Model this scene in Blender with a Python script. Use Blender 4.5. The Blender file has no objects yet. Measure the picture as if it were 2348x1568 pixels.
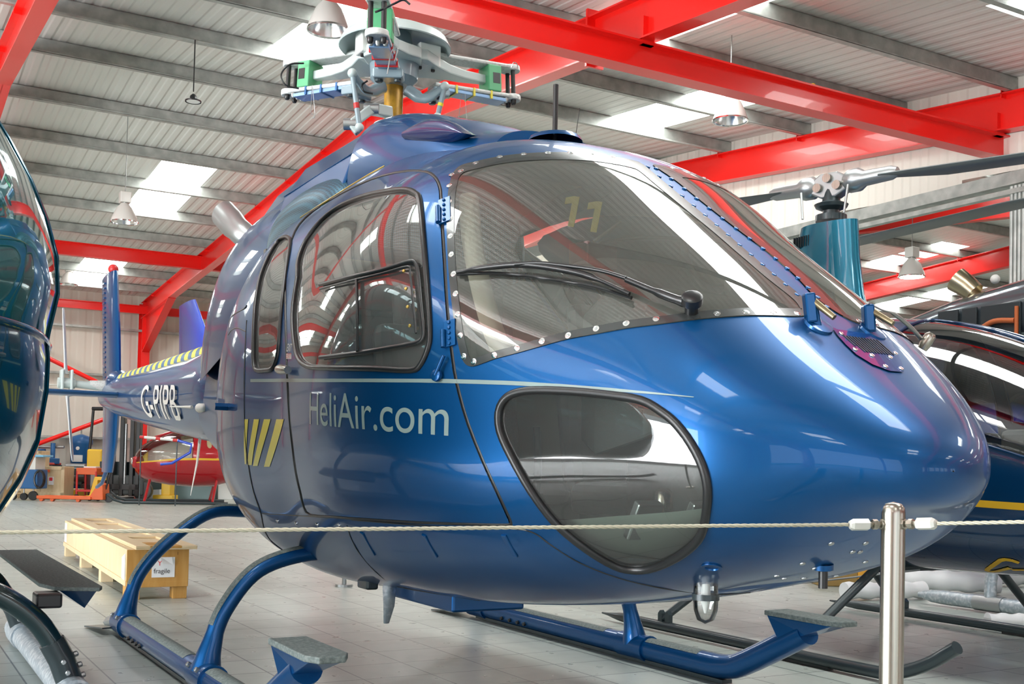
import bpy, bmesh, math, random
import numpy as np
from mathutils import Vector, Matrix
from mathutils.geometry import delaunay_2d_cdt
from mathutils.bvhtree import BVHTree
random.seed(7)
sc = bpy.context.scene
COL = sc.collection
PI = math.pi

# ------------------------------------------------------------------ camera
FPX, YAW, PITCH, ROLL, CXP, CYP, CAMH = 2569., .5217, .03, .0231, 1174., 997.6, 1.0
def cam_axes():
    a = np.array([math.sin(YAW), math.cos(YAW), 0]); r = np.array([math.cos(YAW), -math.sin(YAW), 0]); z = np.array([0, 0, 1.])
    return r, -a*math.sin(PITCH)+z*math.cos(PITCH), a*math.cos(PITCH)+z*math.sin(PITCH)
CR, CU, CF = cam_axes()
cd = bpy.data.cameras.new('camera'); cam = bpy.data.objects.new('camera', cd); COL.objects.link(cam)
c_, s_ = math.cos(ROLL), math.sin(ROLL)
imx = CR*c_ + CU*s_
imup = CU*c_ - CR*s_
M = Matrix((( imx[0], imup[0], -CF[0], 0), (imx[1], imup[1], -CF[1], 0), (imx[2], imup[2], -CF[2], CAMH), (0, 0, 0, 1)))
cam.matrix_world = M
cd.sensor_fit = 'HORIZONTAL'; cd.sensor_width = 36.; cd.lens = FPX/2348*36
cd.shift_y = (CYP-784)/2348; cd.shift_x = 0
cd.clip_start = .05; cd.clip_end = 300
sc.camera = cam
def ray(x, y):
    dx, dy = x-CXP, y-CYP
    u = c_*dx + s_*dy; v = -s_*dx + c_*dy
    return CR*u/FPX - CU*v/FPX + CF
CAM = np.array([0, 0, CAMH])
def onz(x, y, z): d = ray(x, y); return CAM + d*((z-CAMH)/d[2])
def onx(x, y, X): d = ray(x, y); return CAM + d*(X/d[0])
def ony(x, y, Y): d = ray(x, y); return CAM + d*(Y/d[1])

# ------------------------------------------------------------------ world, light, exposure
wd = bpy.data.worlds.new('sky'); sc.world = wd; wd.use_nodes = True
bg = wd.node_tree.nodes['Background']; bg.inputs[0].default_value = (.86, .93, 1, 1); bg.inputs[1].default_value = 2.2
def area(name, loc, target, sx, sy, power, col=(1, 1, 1)):
    l = bpy.data.lights.new(name, 'AREA'); l.shape = 'RECTANGLE'; l.size = sx; l.size_y = sy; l.energy = power; l.color = col
    o = bpy.data.objects.new(name, l); COL.objects.link(o); o.location = loc
    o.rotation_euler = (Vector(target)-Vector(loc)).to_track_quat('-Z', 'Y').to_euler(); return o
area('open_door_light_left', (-10.2, 5, 2.2), (2, 8, 6.5), 10, 4.0, 2300, (.95, .98, 1))
sc.view_settings.view_transform = 'Standard'; sc.view_settings.look = 'None'
sc.view_settings.gamma = 1; sc.view_settings.use_curve_mapping = False
sc.view_settings.exposure = 0.45
sc.cycles.max_bounces = 10; sc.cycles.glossy_bounces = 6; sc.cycles.transparent_max_bounces = 24
sc.cycles.caustics_reflective = False; sc.cycles.caustics_refractive = False
sc.cycles.sample_clamp_indirect = 6; sc.cycles.use_denoising = True

# ------------------------------------------------------------------ materials
MATS = {}
def mat(name, col, rough=.5, metal=0., coat=0., coatr=.03, emit=None, estr=0., ior=1.5, spec=.5, alpha=None, bump=None, noise=None):
    if name in MATS: return MATS[name]
    m = bpy.data.materials.new(name); m.use_nodes = True; nt = m.node_tree; b = nt.nodes['Principled BSDF']
    I = b.inputs
    I['Base Color'].default_value = (*col, 1); I['Roughness'].default_value = rough; I['Metallic'].default_value = metal
    I['Coat Weight'].default_value = coat; I['Coat Roughness'].default_value = coatr; I['IOR'].default_value = ior
    if emit: I['Emission Color'].default_value = (*emit, 1); I['Emission Strength'].default_value = estr
    if noise:   # (scale, second colour, low, high[, stretch])
        tc = nt.nodes.new('ShaderNodeTexCoord'); mp = nt.nodes.new('ShaderNodeMapping'); n = nt.nodes.new('ShaderNodeTexNoise'); r = nt.nodes.new('ShaderNodeValToRGB')
        mp.inputs['Scale'].default_value = noise[4] if len(noise) > 4 else (1, 1, 1)
        n.inputs['Scale'].default_value = noise[0]; n.inputs['Detail'].default_value = 5
        r.color_ramp.elements[0].position = noise[2]; r.color_ramp.elements[1].position = noise[3]
        r.color_ramp.elements[0].color = (*col, 1); r.color_ramp.elements[1].color = (*noise[1], 1)
        nt.links.new(tc.outputs['Object'], mp.inputs[0]); nt.links.new(mp.outputs[0], n.inputs['Vector']); nt.links.new(n.outputs['Fac'], r.inputs[0]); nt.links.new(r.outputs[0], I['Base Color'])
    if bump:    # (scale, strength)
        tc = nt.nodes.new('ShaderNodeTexCoord'); n = nt.nodes.new('ShaderNodeTexNoise'); bp = nt.nodes.new('ShaderNodeBump')
        n.inputs['Scale'].default_value = bump[0]; bp.inputs['Strength'].default_value = bump[1]; bp.inputs['Distance'].default_value = .01
        nt.links.new(tc.outputs['Object'], n.inputs['Vector']); nt.links.new(n.outputs['Fac'], bp.inputs['Height']); nt.links.new(bp.outputs[0], I['Normal'])
    MATS[name] = m; return m
def glass_mat(name, tint, ior=1.5, rough=.0, haze=.0, hazecol=(.6, .6, .58)):
    m = bpy.data.materials.new(name); m.use_nodes = True; nt = m.node_tree; nt.nodes.clear()
    o = nt.nodes.new('ShaderNodeOutputMaterial'); t = nt.nodes.new('ShaderNodeBsdfTransparent'); g = nt.nodes.new('ShaderNodeBsdfGlossy')
    f = nt.nodes.new('ShaderNodeFresnel'); mx = nt.nodes.new('ShaderNodeMixShader')
    geo = nt.nodes.new('ShaderNodeNewGeometry')
    t.inputs[0].default_value = (*tint, 1); g.inputs['Roughness'].default_value = rough
    lw = nt.nodes.new('ShaderNodeMath'); lw.operation = 'MULTIPLY'; lw.inputs[1].default_value = 2.3; lw.use_clamp = True
    f.inputs['IOR'].default_value = ior
    # back faces use the inverse index: keep the pane symmetric
    io = nt.nodes.new('ShaderNodeMix'); io.data_type = 'FLOAT'; io.inputs[2].default_value = ior; io.inputs[3].default_value = 1/ior
    io.inputs[3].default_value = ior
    nt.links.new(f.outputs[0], lw.inputs[0]); nt.links.new(lw.outputs[0], mx.inputs[0])
    nt.links.new(t.outputs[0], mx.inputs[1]); nt.links.new(g.outputs[0], mx.inputs[2])
    out = mx
    if haze > 0:
        d = nt.nodes.new('ShaderNodeBsdfDiffuse'); d.inputs[0].default_value = (*hazecol, 1); m2 = nt.nodes.new('ShaderNodeMixShader'); m2.inputs[0].default_value = haze
        nt.links.new(mx.outputs[0], m2.inputs[1]); nt.links.new(d.outputs[0], m2.inputs[2]); out = m2
    nt.links.new(out.outputs[0], o.inputs[0]); MATS[name] = m; return m
BLUE = mat('blue_paint', (.0, .07, .225), .38, .62, .6); BLUE.node_tree.nodes['Principled BSDF'].inputs['Coat IOR'].default_value = 1.38; BLUE.node_tree.nodes['Principled BSDF'].inputs['Specular IOR Level'].default_value = .3
NAVY = mat('navy_paint', (.0, .035, .11), .25, .2, 1.)
TEAL = mat('teal_paint', (.0, .16, .26), .2, .5, 1.)
TEALD = mat('dark_teal_paint', (.0, .07, .12), .16, .5, 1.)
FINBLUE = mat('plain_blue_paint', (.0, .05, .5), .35, 0, .4)
RED = mat('red_steel_paint', (.86, .012, .008), .3, 0, .3)
REDH = mat('dark_red_paint', (.4, .004, .01), .2, .1, 1.)
BLACK = mat('black_rubber', (.012, .013, .014), .35)
SATIN = mat('satin_black', (.012, .013, .014), .3)
DKGREY = mat('dark_grey_paint', (.03, .045, .05), .35, .2, .3)
GRIP = mat('grip_tape', (.10, .125, .12), .85, noise=(90, (.19, .22, .21), .4, .7))
GALV = mat('galvanised_steel', (.33, .35, .33), .4, .35, noise=(6, (.5, .52, .49), .35, .7))
STEEL = mat('brushed_steel', (.30, .29, .25), .26, 1., noise=(4, (.46, .43, .37), .3, .7, (40, 40, .6)))
CHROME = mat('chrome', (.8, .8, .8), .1, 1.)
DULL = mat('dull_steel', (.38, .4, .4), .35, .8)
SILVER = mat('worn_silver_paint', (.36, .42, .46), .4, .5, noise=(40, (.6, .64, .66), .45, .65))
HUBW = mat('hub_grey_paint', (.5, .58, .57), .4, 0, .2)
HUBW2 = mat('hub_white_paint', (.66, .68, .66), .5, noise=(60, (.5, .5, .48), .5, .7))
HUBB = mat('hub_blue_grey', (.24, .32, .36), .35, .1, .3)
GREEN = mat('green_damper', (.10, .40, .19), .45)
OCHRE = mat('ochre_mast', (.45, .24, .02), .4, .2, noise=(30, (.3, .16, .02), .4, .7))
YELLOW = mat('yellow_tape', (.75, .62, .03), .35, 0, .5)
GOLD = mat('gold_lettering', (.72, .42, .02), .4)
SILVTXT = mat('silver_lettering', (.22, .30, .29), .4, 0, .5)
WHITE = mat('white_paint', (.75, .75, .72), .4)
REDTAPE = mat('red_tape', (.55, .02, .02), .4)
CREAM = mat('cream_lining', (.5, .46, .38), .7)
INTER = mat('dark_interior', (.06, .066, .066), .7, bump=(30, .2))
SEAT = mat('grey_seat_leather', (.06, .065, .068), .5, bump=(12, .3))
ROPE = mat('grey_wire_rope', (.40, .38, .29), .45, .3)
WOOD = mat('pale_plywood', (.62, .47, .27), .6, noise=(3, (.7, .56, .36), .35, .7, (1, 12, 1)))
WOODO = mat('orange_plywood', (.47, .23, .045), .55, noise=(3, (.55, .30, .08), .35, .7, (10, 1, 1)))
PAPER = mat('paper_label', (.8, .8, .8), .6)
INK = mat('black_ink', (.02, .02, .02), .6)
REDINK = mat('red_ink', (.7, .03, .04), .6)
ORANGE = mat('orange_machine_paint', (.75, .13, .03), .4)
MYEL = mat('yellow_machine_paint', (.8, .5, .03), .4)
MBLUE = mat('blue_machine_paint', (.02, .12, .32), .4)
LBLUE = mat('light_blue_tray', (.2, .5, .75), .5)
FOAM = mat('white_foam_wrap', (.85, .85, .85), .7, bump=(6, .6))
AMBER = mat('amber_plastic', (.8, .3, .02), .3)
LAMPW = mat('lamp_white', (.75, .72, .68), .35, 0, .2)
GLOW = mat('lamp_glow', (1, 1, 1), .5, emit=(1, .95, .8), estr=9)
REFL = mat('lamp_reflector', (.8, .8, .8), .18, .9)
SKYL = mat('skylight_sheet', (1, 1, 1), .5, emit=(.97, 1, .98), estr=10.5)
CHGLASS = glass_mat('chin_acrylic', (.72, .78, .74), 1.38, haze=.05)
GLASS = glass_mat('clear_acrylic', (.80, .84, .80), haze=.10)
WGLASS = glass_mat('windshield_acrylic', (.80, .83, .78), 1.55, 0, .13, (.42, .43, .38))
DGLASS = glass_mat('tinted_acrylic', (.45, .6, .6), 1.6, 0, .06)
CGLASS = glass_mat('clear_lens', (.9, .93, .93), 1.5)

# ------------------------------------------------------------------ object helpers
def setp(o, label=None, cat=None, group=None, kind=None):
    if label: o['label'] = label
    if cat: o['category'] = cat
    if group: o['group'] = group
    if kind: o['kind'] = kind
    return o
def thing(name, label, cat, loc=(0, 0, 0), rotz=0, group=None):
    o = bpy.data.objects.new(name, None); COL.objects.link(o); o.location = loc; o.rotation_euler = (0, 0, rotz)
    o.empty_display_size = .1
    return setp(o, label, cat, group)
def V3(p): return Vector((float(p[0]), float(p[1]), float(p[2])))
class MB:
    def __init__(s): s.v = []; s.f = []; s.mi = []; s.cur = 0
    def add(s, vs, fs):
        n = len(s.v); s.v += [tuple(map(float, v)) for v in vs]; s.f += [tuple(i+n for i in f) for f in fs]; s.mi += [s.cur]*len(fs); return s
    def box(s, c, d, R=None):
        R = R or Matrix.Identity(3); c = V3(c)
        vs = [c + R @ Vector((sx*d[0]/2, sy*d[1]/2, sz*d[2]/2)) for sx in (-1, 1) for sy in (-1, 1) for sz in (-1, 1)]
        return s.add(vs, [(0, 1, 3, 2), (4, 6, 7, 5), (0, 4, 5, 1), (2, 3, 7, 6), (0, 2, 6, 4), (1, 5, 7, 3)])
    def bx(s, a, b):
        return s.box([(a[i]+b[i])/2 for i in range(3)], [abs(b[i]-a[i]) for i in range(3)])
    def beam(s, a, b, w, h, up=(0, 0, 1)):
        a, b = V3(a), V3(b); y = (b-a); L = y.length; y.normalize(); x = y.cross(Vector(up)).normalized(); z = x.cross(y)
        return s.box((a+b)/2, (w, L, h), Matrix((x, y, z)).transposed())
    def ibeam(s, a, b, depth, width, tf=.018, tw=.014, up=(0, 0, 1)):
        a, b = V3(a), V3(b); y = (b-a).normalized(); x = y.cross(Vector(up)).normalized(); z = x.cross(y)
        for dz, w, h in ((0, tw, depth), (depth/2-tf/2, width, tf), (-depth/2+tf/2, width, tf)):
            s.beam(a+z*dz, b+z*dz, w, h, up)
        return s
    def rings(s, rs, cap0=True, cap1=True, closed=True):
        n = len(rs[0]); vs = [p for r in rs for p in r]; fs = []
        m = n if closed else n-1
        for i in range(len(rs)-1):
            for j in range(m):
                k = (j+1) % n; fs.append((i*n+j, i*n+k, (i+1)*n+k, (i+1)*n+j))
        if cap0: fs.append(tuple(range(n-1, -1, -1)))
        if cap1: fs.append(tuple((len(rs)-1)*n+j for j in range(n)))
        return s.add(vs, fs)
    def tube(s, path, r, seg=12, cap=True, sx=1., up=None):
        path = [V3(p) for p in path]; n = len(path); rs = []
        rr = r if isinstance(r, (list, tuple)) else [r]*n
        t0 = (path[1]-path[0]).normalized(); u = Vector(up) if up else (Vector((0, 0, 1)) if abs(t0.z) < .9 else Vector((1, 0, 0)))
        x = t0.cross(u).normalized()
        for i in range(n):
            t = (path[min(i+1, n-1)]-path[max(i-1, 0)]).normalized()
            x = (x - t*x.dot(t)).normalized(); z = x.cross(t)
            rs.append([path[i] + (x*math.cos(2*PI*k/seg)*sx + z*math.sin(2*PI*k/seg))*rr[i] for k in range(seg)])
        return s.rings(rs, cap, cap)
    def lathe(s, prof, o, axis=(0, 0, 1), seg=24, cap=False):
        a = V3(axis).normalized(); o = V3(o); x = a.orthogonal().normalized(); y = a.cross(x)
        return s.rings([[o + a*h + (x*math.cos(2*PI*k/seg)+y*math.sin(2*PI*k/seg))*max(r, 1e-4) for k in range(seg)] for r, h in prof], cap, cap)
    def disc(s, o, axis, r, h, seg=10): return s.lathe([(r, 0), (r*.95, h*.8), (r*.7, h)], o, axis, seg, True)
    def prism(s, poly, f0, f1):     # f0, f1 map 2d -> 3d for the two faces
        n = len(poly); return s.add([f0(p) for p in poly]+[f1(p) for p in poly], [tuple(range(n-1, -1, -1)), tuple(range(n, 2*n))]+[(i, (i+1) % n, n+(i+1) % n, n+i) for i in range(n)])
    def sph(s, c, r, seg=16, rg=10, sc3=(1, 1, 1)):
        rs = []
        for i in range(rg+1):
            a = -PI/2+PI*i/rg
            rs.append([(c[0]+r*sc3[0]*max(math.cos(a), 1e-3)*math.cos(2*PI*k/seg), c[1]+r*sc3[1]*max(math.cos(a), 1e-3)*math.sin(2*PI*k/seg), c[2]+r*sc3[2]*math.sin(a)) for k in range(seg)])
        return s.rings(rs)
    def obj(s, name, m, parent=None, smooth=None, bevel=0, fix=True):
        me = bpy.data.meshes.new(name); me.from_pydata(s.v, [], s.f)
        ms = m if isinstance(m, (list, tuple)) else [m]
        for q in ms: me.materials.append(q)
        if len(ms) > 1: me.polygons.foreach_set('material_index', s.mi)
        if fix:
            b = bmesh.new(); b.from_mesh(me); bmesh.ops.recalc_face_normals(b, faces=b.faces); b.to_mesh(me); b.free()
        if smooth is not None:
            me.polygons.foreach_set('use_smooth', [True]*len(me.polygons))
            if smooth < 180: me.set_sharp_from_angle(angle=math.radians(smooth))
        o = bpy.data.objects.new(name, me); COL.objects.link(o)
        if parent: 
            o.parent = parent
            w = parent_world(parent); o.matrix_parent_inverse = w.inverted()
        if bevel:
            bv = o.modifiers.new('bevel', 'BEVEL'); bv.width = bevel; bv.segments = 2; bv.limit_method = 'ANGLE'
        return o
def parent_world(p):
    w = Matrix.Identity(4)
    while p:
        w = p.matrix_parent_inverse @ Matrix.LocRotScale(p.location, p.rotation_euler, p.scale) @ w; p = p.parent
    return w
def struct(o): o['kind'] = 'structure'; return o
def curve_pts(ctrl, n=24):      # Catmull-Rom through control points
    P = [V3(c) for c in ctrl]; P = [P[0]*2-P[1]]+P+[P[-1]*2-P[-2]]; out = []
    for i in range(1, len(P)-2):
        for k in range(n):
            t = k/n; a, b, c, d = P[i-1], P[i], P[i+1], P[i+2]
            out.append(.5*((2*b)+(c-a)*t+(2*a-5*b+4*c-d)*t*t+(3*b-a-3*c+d)*t**3))
    out.append(P[-2]); return out
def text_mesh(txt, size=1., extrude=0., spacing=1.):
    cu = bpy.data.curves.new('t', 'FONT'); cu.body = txt; cu.size = size; cu.extrude = extrude; cu.space_character = spacing
    o = bpy.data.objects.new('t', cu); COL.objects.link(o); bpy.context.view_layer.update()
    me = bpy.data.meshes.new_from_object(o.evaluated_get(bpy.context.evaluated_depsgraph_get()))
    vs = [tuple(v.co) for v in me.vertices]; fs = [tuple(p.vertices) for p in me.polygons]
    bpy.data.objects.remove(o); bpy.data.curves.remove(cu); bpy.data.meshes.remove(me)
    return vs, fs
# ------------------------------------------------------------------ the hangar
def node_mat(name, build):
    m = bpy.data.materials.new(name); m.use_nodes = True; nt = m.node_tree; b = nt.nodes['Principled BSDF']; build(nt, b); MATS[name] = m; return m
def N(nt, t, **k):
    n = nt.nodes.new(t)
    for a, v in k.items():
        if a[0] == 'i' and a[1:].isdigit(): n.inputs[int(a[1:])].default_value = v
        else: setattr(n, a, v)
    return n
def floor_build(nt, b):
    L = nt.links.new
    tc = N(nt, 'ShaderNodeTexCoord'); sp = N(nt, 'ShaderNodeSeparateXYZ'); L(tc.outputs['Object'], sp.inputs[0])
    T, ox, oy = .3506, 2.0485, 7.0067
    def cell(out, off):
        a = N(nt, 'ShaderNodeMath', operation='SUBTRACT'); a.inputs[1].default_value = off; L(out, a.inputs[0])
        d = N(nt, 'ShaderNodeMath', operation='DIVIDE'); d.inputs[1].default_value = T; L(a.outputs[0], d.inputs[0])
        fl = N(nt, 'ShaderNodeMath', operation='FLOOR'); L(d.outputs[0], fl.inputs[0])
        fr = N(nt, 'ShaderNodeMath', operation='SUBTRACT'); L(d.outputs[0], fr.inputs[0]); L(fl.outputs[0], fr.inputs[1])
        h = N(nt, 'ShaderNodeMath', operation='SUBTRACT'); h.inputs[1].default_value = .5; L(fr.outputs[0], h.inputs[0])
        ab = N(nt, 'ShaderNodeMath', operation='ABSOLUTE'); L(h.outputs[0], ab.inputs[0]); return fl, ab
    fx, axx = cell(sp.outputs[0], ox); fy, ayy = cell(sp.outputs[1], oy)
    mxm = N(nt, 'ShaderNodeMath', operation='MAXIMUM'); L(axx.outputs[0], mxm.inputs[0]); L(ayy.outputs[0], mxm.inputs[1])
    gr = N(nt, 'ShaderNodeMath', operation='GREATER_THAN'); gr.inputs[1].default_value = .4885; L(mxm.outputs[0], gr.inputs[0])
    cb = N(nt, 'ShaderNodeCombineXYZ'); L(fx.outputs[0], cb.inputs[0]); L(fy.outputs[0], cb.inputs[1])
    wn = N(nt, 'ShaderNodeTexWhiteNoise'); L(cb.outputs[0], wn.inputs[0])
    no = N(nt, 'ShaderNodeTexNoise'); no.inputs['Scale'].default_value = 1.3; no.inputs['Detail'].default_value = 6; L(tc.outputs['Object'], no.inputs['Vector'])
    av = N(nt, 'ShaderNodeMath', operation='MULTIPLY_ADD'); av.inputs[1].default_value = .35; L(wn.outputs[0], av.inputs[0]); L(no.outputs['Fac'], av.inputs[2])
    r = N(nt, 'ShaderNodeValToRGB'); r.color_ramp.elements[0].position = .4; r.color_ramp.elements[1].position = .95
    r.color_ramp.elements[0].color = (.35, .39, .36, 1); r.color_ramp.elements[1].color = (.44, .48, .445, 1); L(av.outputs[0], r.inputs[0])
    n2 = N(nt, 'ShaderNodeTexNoise'); n2.inputs['Scale'].default_value = 9; n2.inputs['Detail'].default_value = 8; L(tc.outputs['Object'], n2.inputs['Vector'])
    r2 = N(nt, 'ShaderNodeValToRGB'); r2.color_ramp.elements[0].position = .78; r2.color_ramp.elements[1].position = .88; r2.color_ramp.elements[0].color = (1, 1, 1, 1); r2.color_ramp.elements[1].color = (.75, .74, .7, 1); L(n2.outputs['Fac'], r2.inputs[0])
    mu = N(nt, 'ShaderNodeMix', data_type='RGBA', blend_type='MULTIPLY'); mu.inputs[0].default_value = 1; L(r.outputs[0], mu.inputs[6]); L(r2.outputs[0], mu.inputs[7])
    mg = N(nt, 'ShaderNodeMix', data_type='RGBA'); mg.inputs[7].default_value = (.07, .09, .1, 1); L(gr.outputs[0], mg.inputs[0]); L(mu.outputs[2], mg.inputs[6]); L(mg.outputs[2], b.inputs['Base Color'])
    rr = N(nt, 'ShaderNodeMapRange'); rr.inputs[3].default_value = .2; rr.inputs[4].default_value = .42; L(n2.outputs['Fac'], rr.inputs[0]); L(rr.outputs[0], b.inputs['Roughness'])
    bp = N(nt, 'ShaderNodeBump', invert=True); bp.inputs['Strength'].default_value = .4; bp.inputs['Distance'].default_value = .003; L(gr.outputs[0], bp.inputs['Height']); L(bp.outputs[0], b.inputs['Normal'])
FLOORM = node_mat('floor_tiles', floor_build)
def ribbed(name, col, axis, pitch, dark=.8, rough=.45):     # corrugated sheet: real bump + shallow tone of the rib flanks from relief
    def f(nt, b):
        L = nt.links.new
        tc = N(nt, 'ShaderNodeTexCoord'); sp = N(nt, 'ShaderNodeSeparateXYZ'); L(tc.outputs['Object'], sp.inputs[0])
        m = N(nt, 'ShaderNodeMath', operation='PINGPONG'); m.inputs[1].default_value = pitch/2; L(sp.outputs[axis], m.inputs[0])
        mr = N(nt, 'ShaderNodeMapRange', interpolation_type='SMOOTHSTEP'); mr.inputs[1].default_value = pitch*.14; mr.inputs[2].default_value = pitch*.32; L(m.outputs[0], mr.inputs[0])
        bp = N(nt, 'ShaderNodeBump'); bp.inputs['Strength'].default_value = 1.; bp.inputs['Distance'].default_value = .012; L(mr.outputs[0], bp.inputs['Height']); L(bp.outputs[0], b.inputs['Normal'])
        b.inputs['Base Color'].default_value = (*col, 1); b.inputs['Roughness'].default_value = rough
    return node_mat(name, f)
ROOFM = ribbed('roof_sheet', (.80, .79, .75), 0, .2)
WALLM = ribbed('wall_sheet', (.68, .64, .56), 0, .4)
PARTM = ribbed('partition_sheet', (.78, .75, .67), 1, .3)

def roofz(y): return 6.66 - .092*(16.3-y) if y < 16.3 else 6.66 - .064*(y-16.3)
XL, XR, YF, YB = -9.6, 33.2, -7.5, 32.6
o = MB().add([(XL, YF, 0), (XR, YF, 0), (XR, YB, 0), (XL, YB, 0)], [(0, 1, 2, 3)]).obj('floor', FLOORM); struct(o)
FR = [-9.3, -4.0, 1.4, 6.6, 12., 17.4, 22.8, 28.2]
# roof sheets between the skylights: sky strips are openings filled by their own translucent sheets
SKY = []
for fx0 in (-7.15, -1.85, 3.45, 8.8, 14.2, 19.7, 25.1):
    for y0, y1 in (((-4.6, -3.0), (.2, 7.45)) if abs(fx0-3.45) < .1 else ((-4.6, -3.0), (.4, 1.9), (4.6, 5.9), (6.1, 7.45)))+((11.5, 14.4), (20.0, 24.0), (27.6, 31.0)):
        SKY.append((fx0+.95, fx0+1.95, y0, y1))
for y0, y1 in ((8.5, 10.8),): SKY.append((7.12, 8.05, y0, y1))
SKY += [(21.7, 22.68, 17.7, 19.0), (21.7, 22.68, 19.15, 20.3)]
bm = MB(); xs = sorted({XL, XR} | {s[0] for s in SKY} | {s[1] for s in SKY}); ys = sorted({YF, 16.3, YB} | {s[2] for s in SKY} | {s[3] for s in SKY})
for i in range(len(xs)-1):
    for j in range(len(ys)-1):
        cx, cy = (xs[i]+xs[i+1])/2, (ys[j]+ys[j+1])/2
        if any(s[0] < cx < s[1] and s[2] < cy < s[3] for s in SKY): continue
        q = [(xs[i], ys[j]), (xs[i+1], ys[j]), (xs[i+1], ys[j+1]), (xs[i], ys[j+1])]
        bm.add([(x, y, roofz(y)) for x, y in q], [(0, 3, 2, 1)])
struct(bm.obj('ceiling', ROOFM))
for i, (x0, x1, y0, y1) in enumerate(SKY):
    b = MB(); q = [(x0, y0), (x1, y0), (x1, y1), (x0, y1)]
    b.add([(x, y, roofz(y)+.16) for x, y in q], [(0, 3, 2, 1)])
    o = struct(b.obj('window_%d' % (i+1), SKYL))
    k = MB(); ymid = [y0, y1]
    for a, c in ((q[0], q[1]), (q[1], q[2]), (q[2], q[3]), (q[3], q[0])):
        k.add([(a[0], a[1], roofz(a[1])-.005), (c[0], c[1], roofz(c[1])-.005), (c[0], c[1], roofz(c[1])+.165), (a[0], a[1], roofz(a[1])+.165)], [(0, 1, 2, 3)])
    k.obj('window_frame', WHITE, o)
# purlins (zed sections): bottoms follow the sight lines of the photograph
def zed(b, x0, x1, y, z, h=.2, w=.075):
    sl = .092 if y < 16.3 else -.064
    for (ya, za, yb, zb_) in ((0, 0, 0, h), (-w, 0, 0, 0), (0, h, w, h), (-w, 0, -w, .018), (w, h-.018, w, h)):
        ca, cb = (y+(ya+yb)/2, z+(za+zb_)/2+sl*(ya+yb)/2), (abs(yb-ya)+.006, abs(zb_-za)+.006)
        b.box(((x0+x1)/2, ca[0], ca[1]), (x1-x0, cb[0], cb[1]))
PY = [-5.4, -3.6, -1.7, .1, 1.9, 3.6, 5.3, 7.0, 8.8, 10.5, 12.3, 14.1, 16.1, 18.0, 19.85, 21.7, 23.6, 25.5, 27.4, 29.2, 31.0]
for y in PY:
    b = MB(); zed(b, XL, XR, y, roofz(y)-.215); o = b.obj('roof_purlin', GALV)
    dep = 'nearest' if y < 6 else ('front slope' if y < 15 else ('ridge' if y < 17 else 'rear slope'))
    setp(o, 'galvanised steel purlin running left to right under the white hangar roof sheets', 'roof purlin', 'galvanised roof purlins')
# portal frames: rafters, haunches, columns
def frame(i, X):
    t = thing('portal_frame', FRLAB[i], 'steel frame', (X, 16.3, 0))
    dr = .46
    rz = lambda y: roofz(y)-.225-dr/2
    for (ya, yb) in ((YF+.3, 16.3), (16.3, YB-.3)):
        MB().ibeam((X, ya, rz(ya)), (X, yb, rz(yb)), dr, .2).obj('rafter', RED, t)
    for y in (YF+.35, YB-.35):
        MB().ibeam((X, y, 0), (X, y, roofz(y)-.25), .5, .22, up=(0, 1, 0)).obj('column', RED, t)
        s = 1 if y < 10 else -1; b = MB()
        zt = roofz(y)-.7
        b.prism([(y+s*.2, zt+.1), (y+s*.2, zt-.95), (y+s*3.2, rz(y+s*3.2)-dr/2), (y+s*3.2, rz(y+s*3.2)-dr/2+.1)], lambda p: (X-.008, p[0], p[1]), lambda p: (X+.008, p[0], p[1]))
        b.beam((X, y+s*.2, zt-.95), (X, y+s*3.2, rz(y+s*3.2)-dr/2), .2, .02)
        b.obj('haunch', RED, t)
    for y in PY:
        if y > 5: MB().box((X, y+.06, roofz(y)-.2), (.2, .012, .16)).obj('purlin_cleat', RED, t)
    if i in (2, 3): MB().box((X, 9.9, rz(9.9)), (.22, .03, .62)).obj('splice_plate', RED, t)
    return t
FRLAB = ['red steel portal frame at the far left end of the hangar', 'red steel portal frame left of the camera, outside the picture', 'red steel portal frame whose rafter crosses the top left corner of the picture',
 'red steel portal frame with haunched column behind the blue tail, rafter behind the rotor head', 'red steel portal frame whose rafter crosses above the white sheeted partition on the right',
 'red steel portal frame seen through the opening under the partition, nearest of them', 'red steel portal frame deeper in the right hand bay, second behind the partition', 'red steel portal frame at the far right end of the hangar']
for i, X in enumerate(FR): frame(i, X)
# long red beams parallel to the purlins
def longbeam(name, label, x0, x1, y, z, d, w, cat='steel beam'):
    t = thing(name, label, cat, (x0, y, z))
    MB().ibeam((x0, y, z), (x1, y, z), d, w, .02).obj('beam', RED, t)
    return t
t = longbeam('crane_beam', 'long red steel beam crossing diagonally above the nose, hung under the rafters', -9, 32, 9.0, 5.13, .28, .2)
for X in FR[1:-1]: MB().box((X, 9.0, 5.39), (.14, .14, .28)).obj('hanger_bracket', RED, t)
MB().disc((8.9, 9.0, 5.27), (0, 0, 1), .03, .05).obj('yellow_cap', MYEL, t)
longbeam('tie_beam', 'red steel tie beam behind the engine cowling at upper left', -9, 32, 26.2, 5.62, .3, .16)
longbeam('eaves_beam', 'red steel eaves beam along the top of the rear wall', -9, 32, 31.9, 5.15, .22, .14)
longbeam('eaves_beam', 'red steel eaves beam above the front wall behind the camera', -9, 32, -6.9, 4.2, .22, .14)
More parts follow.
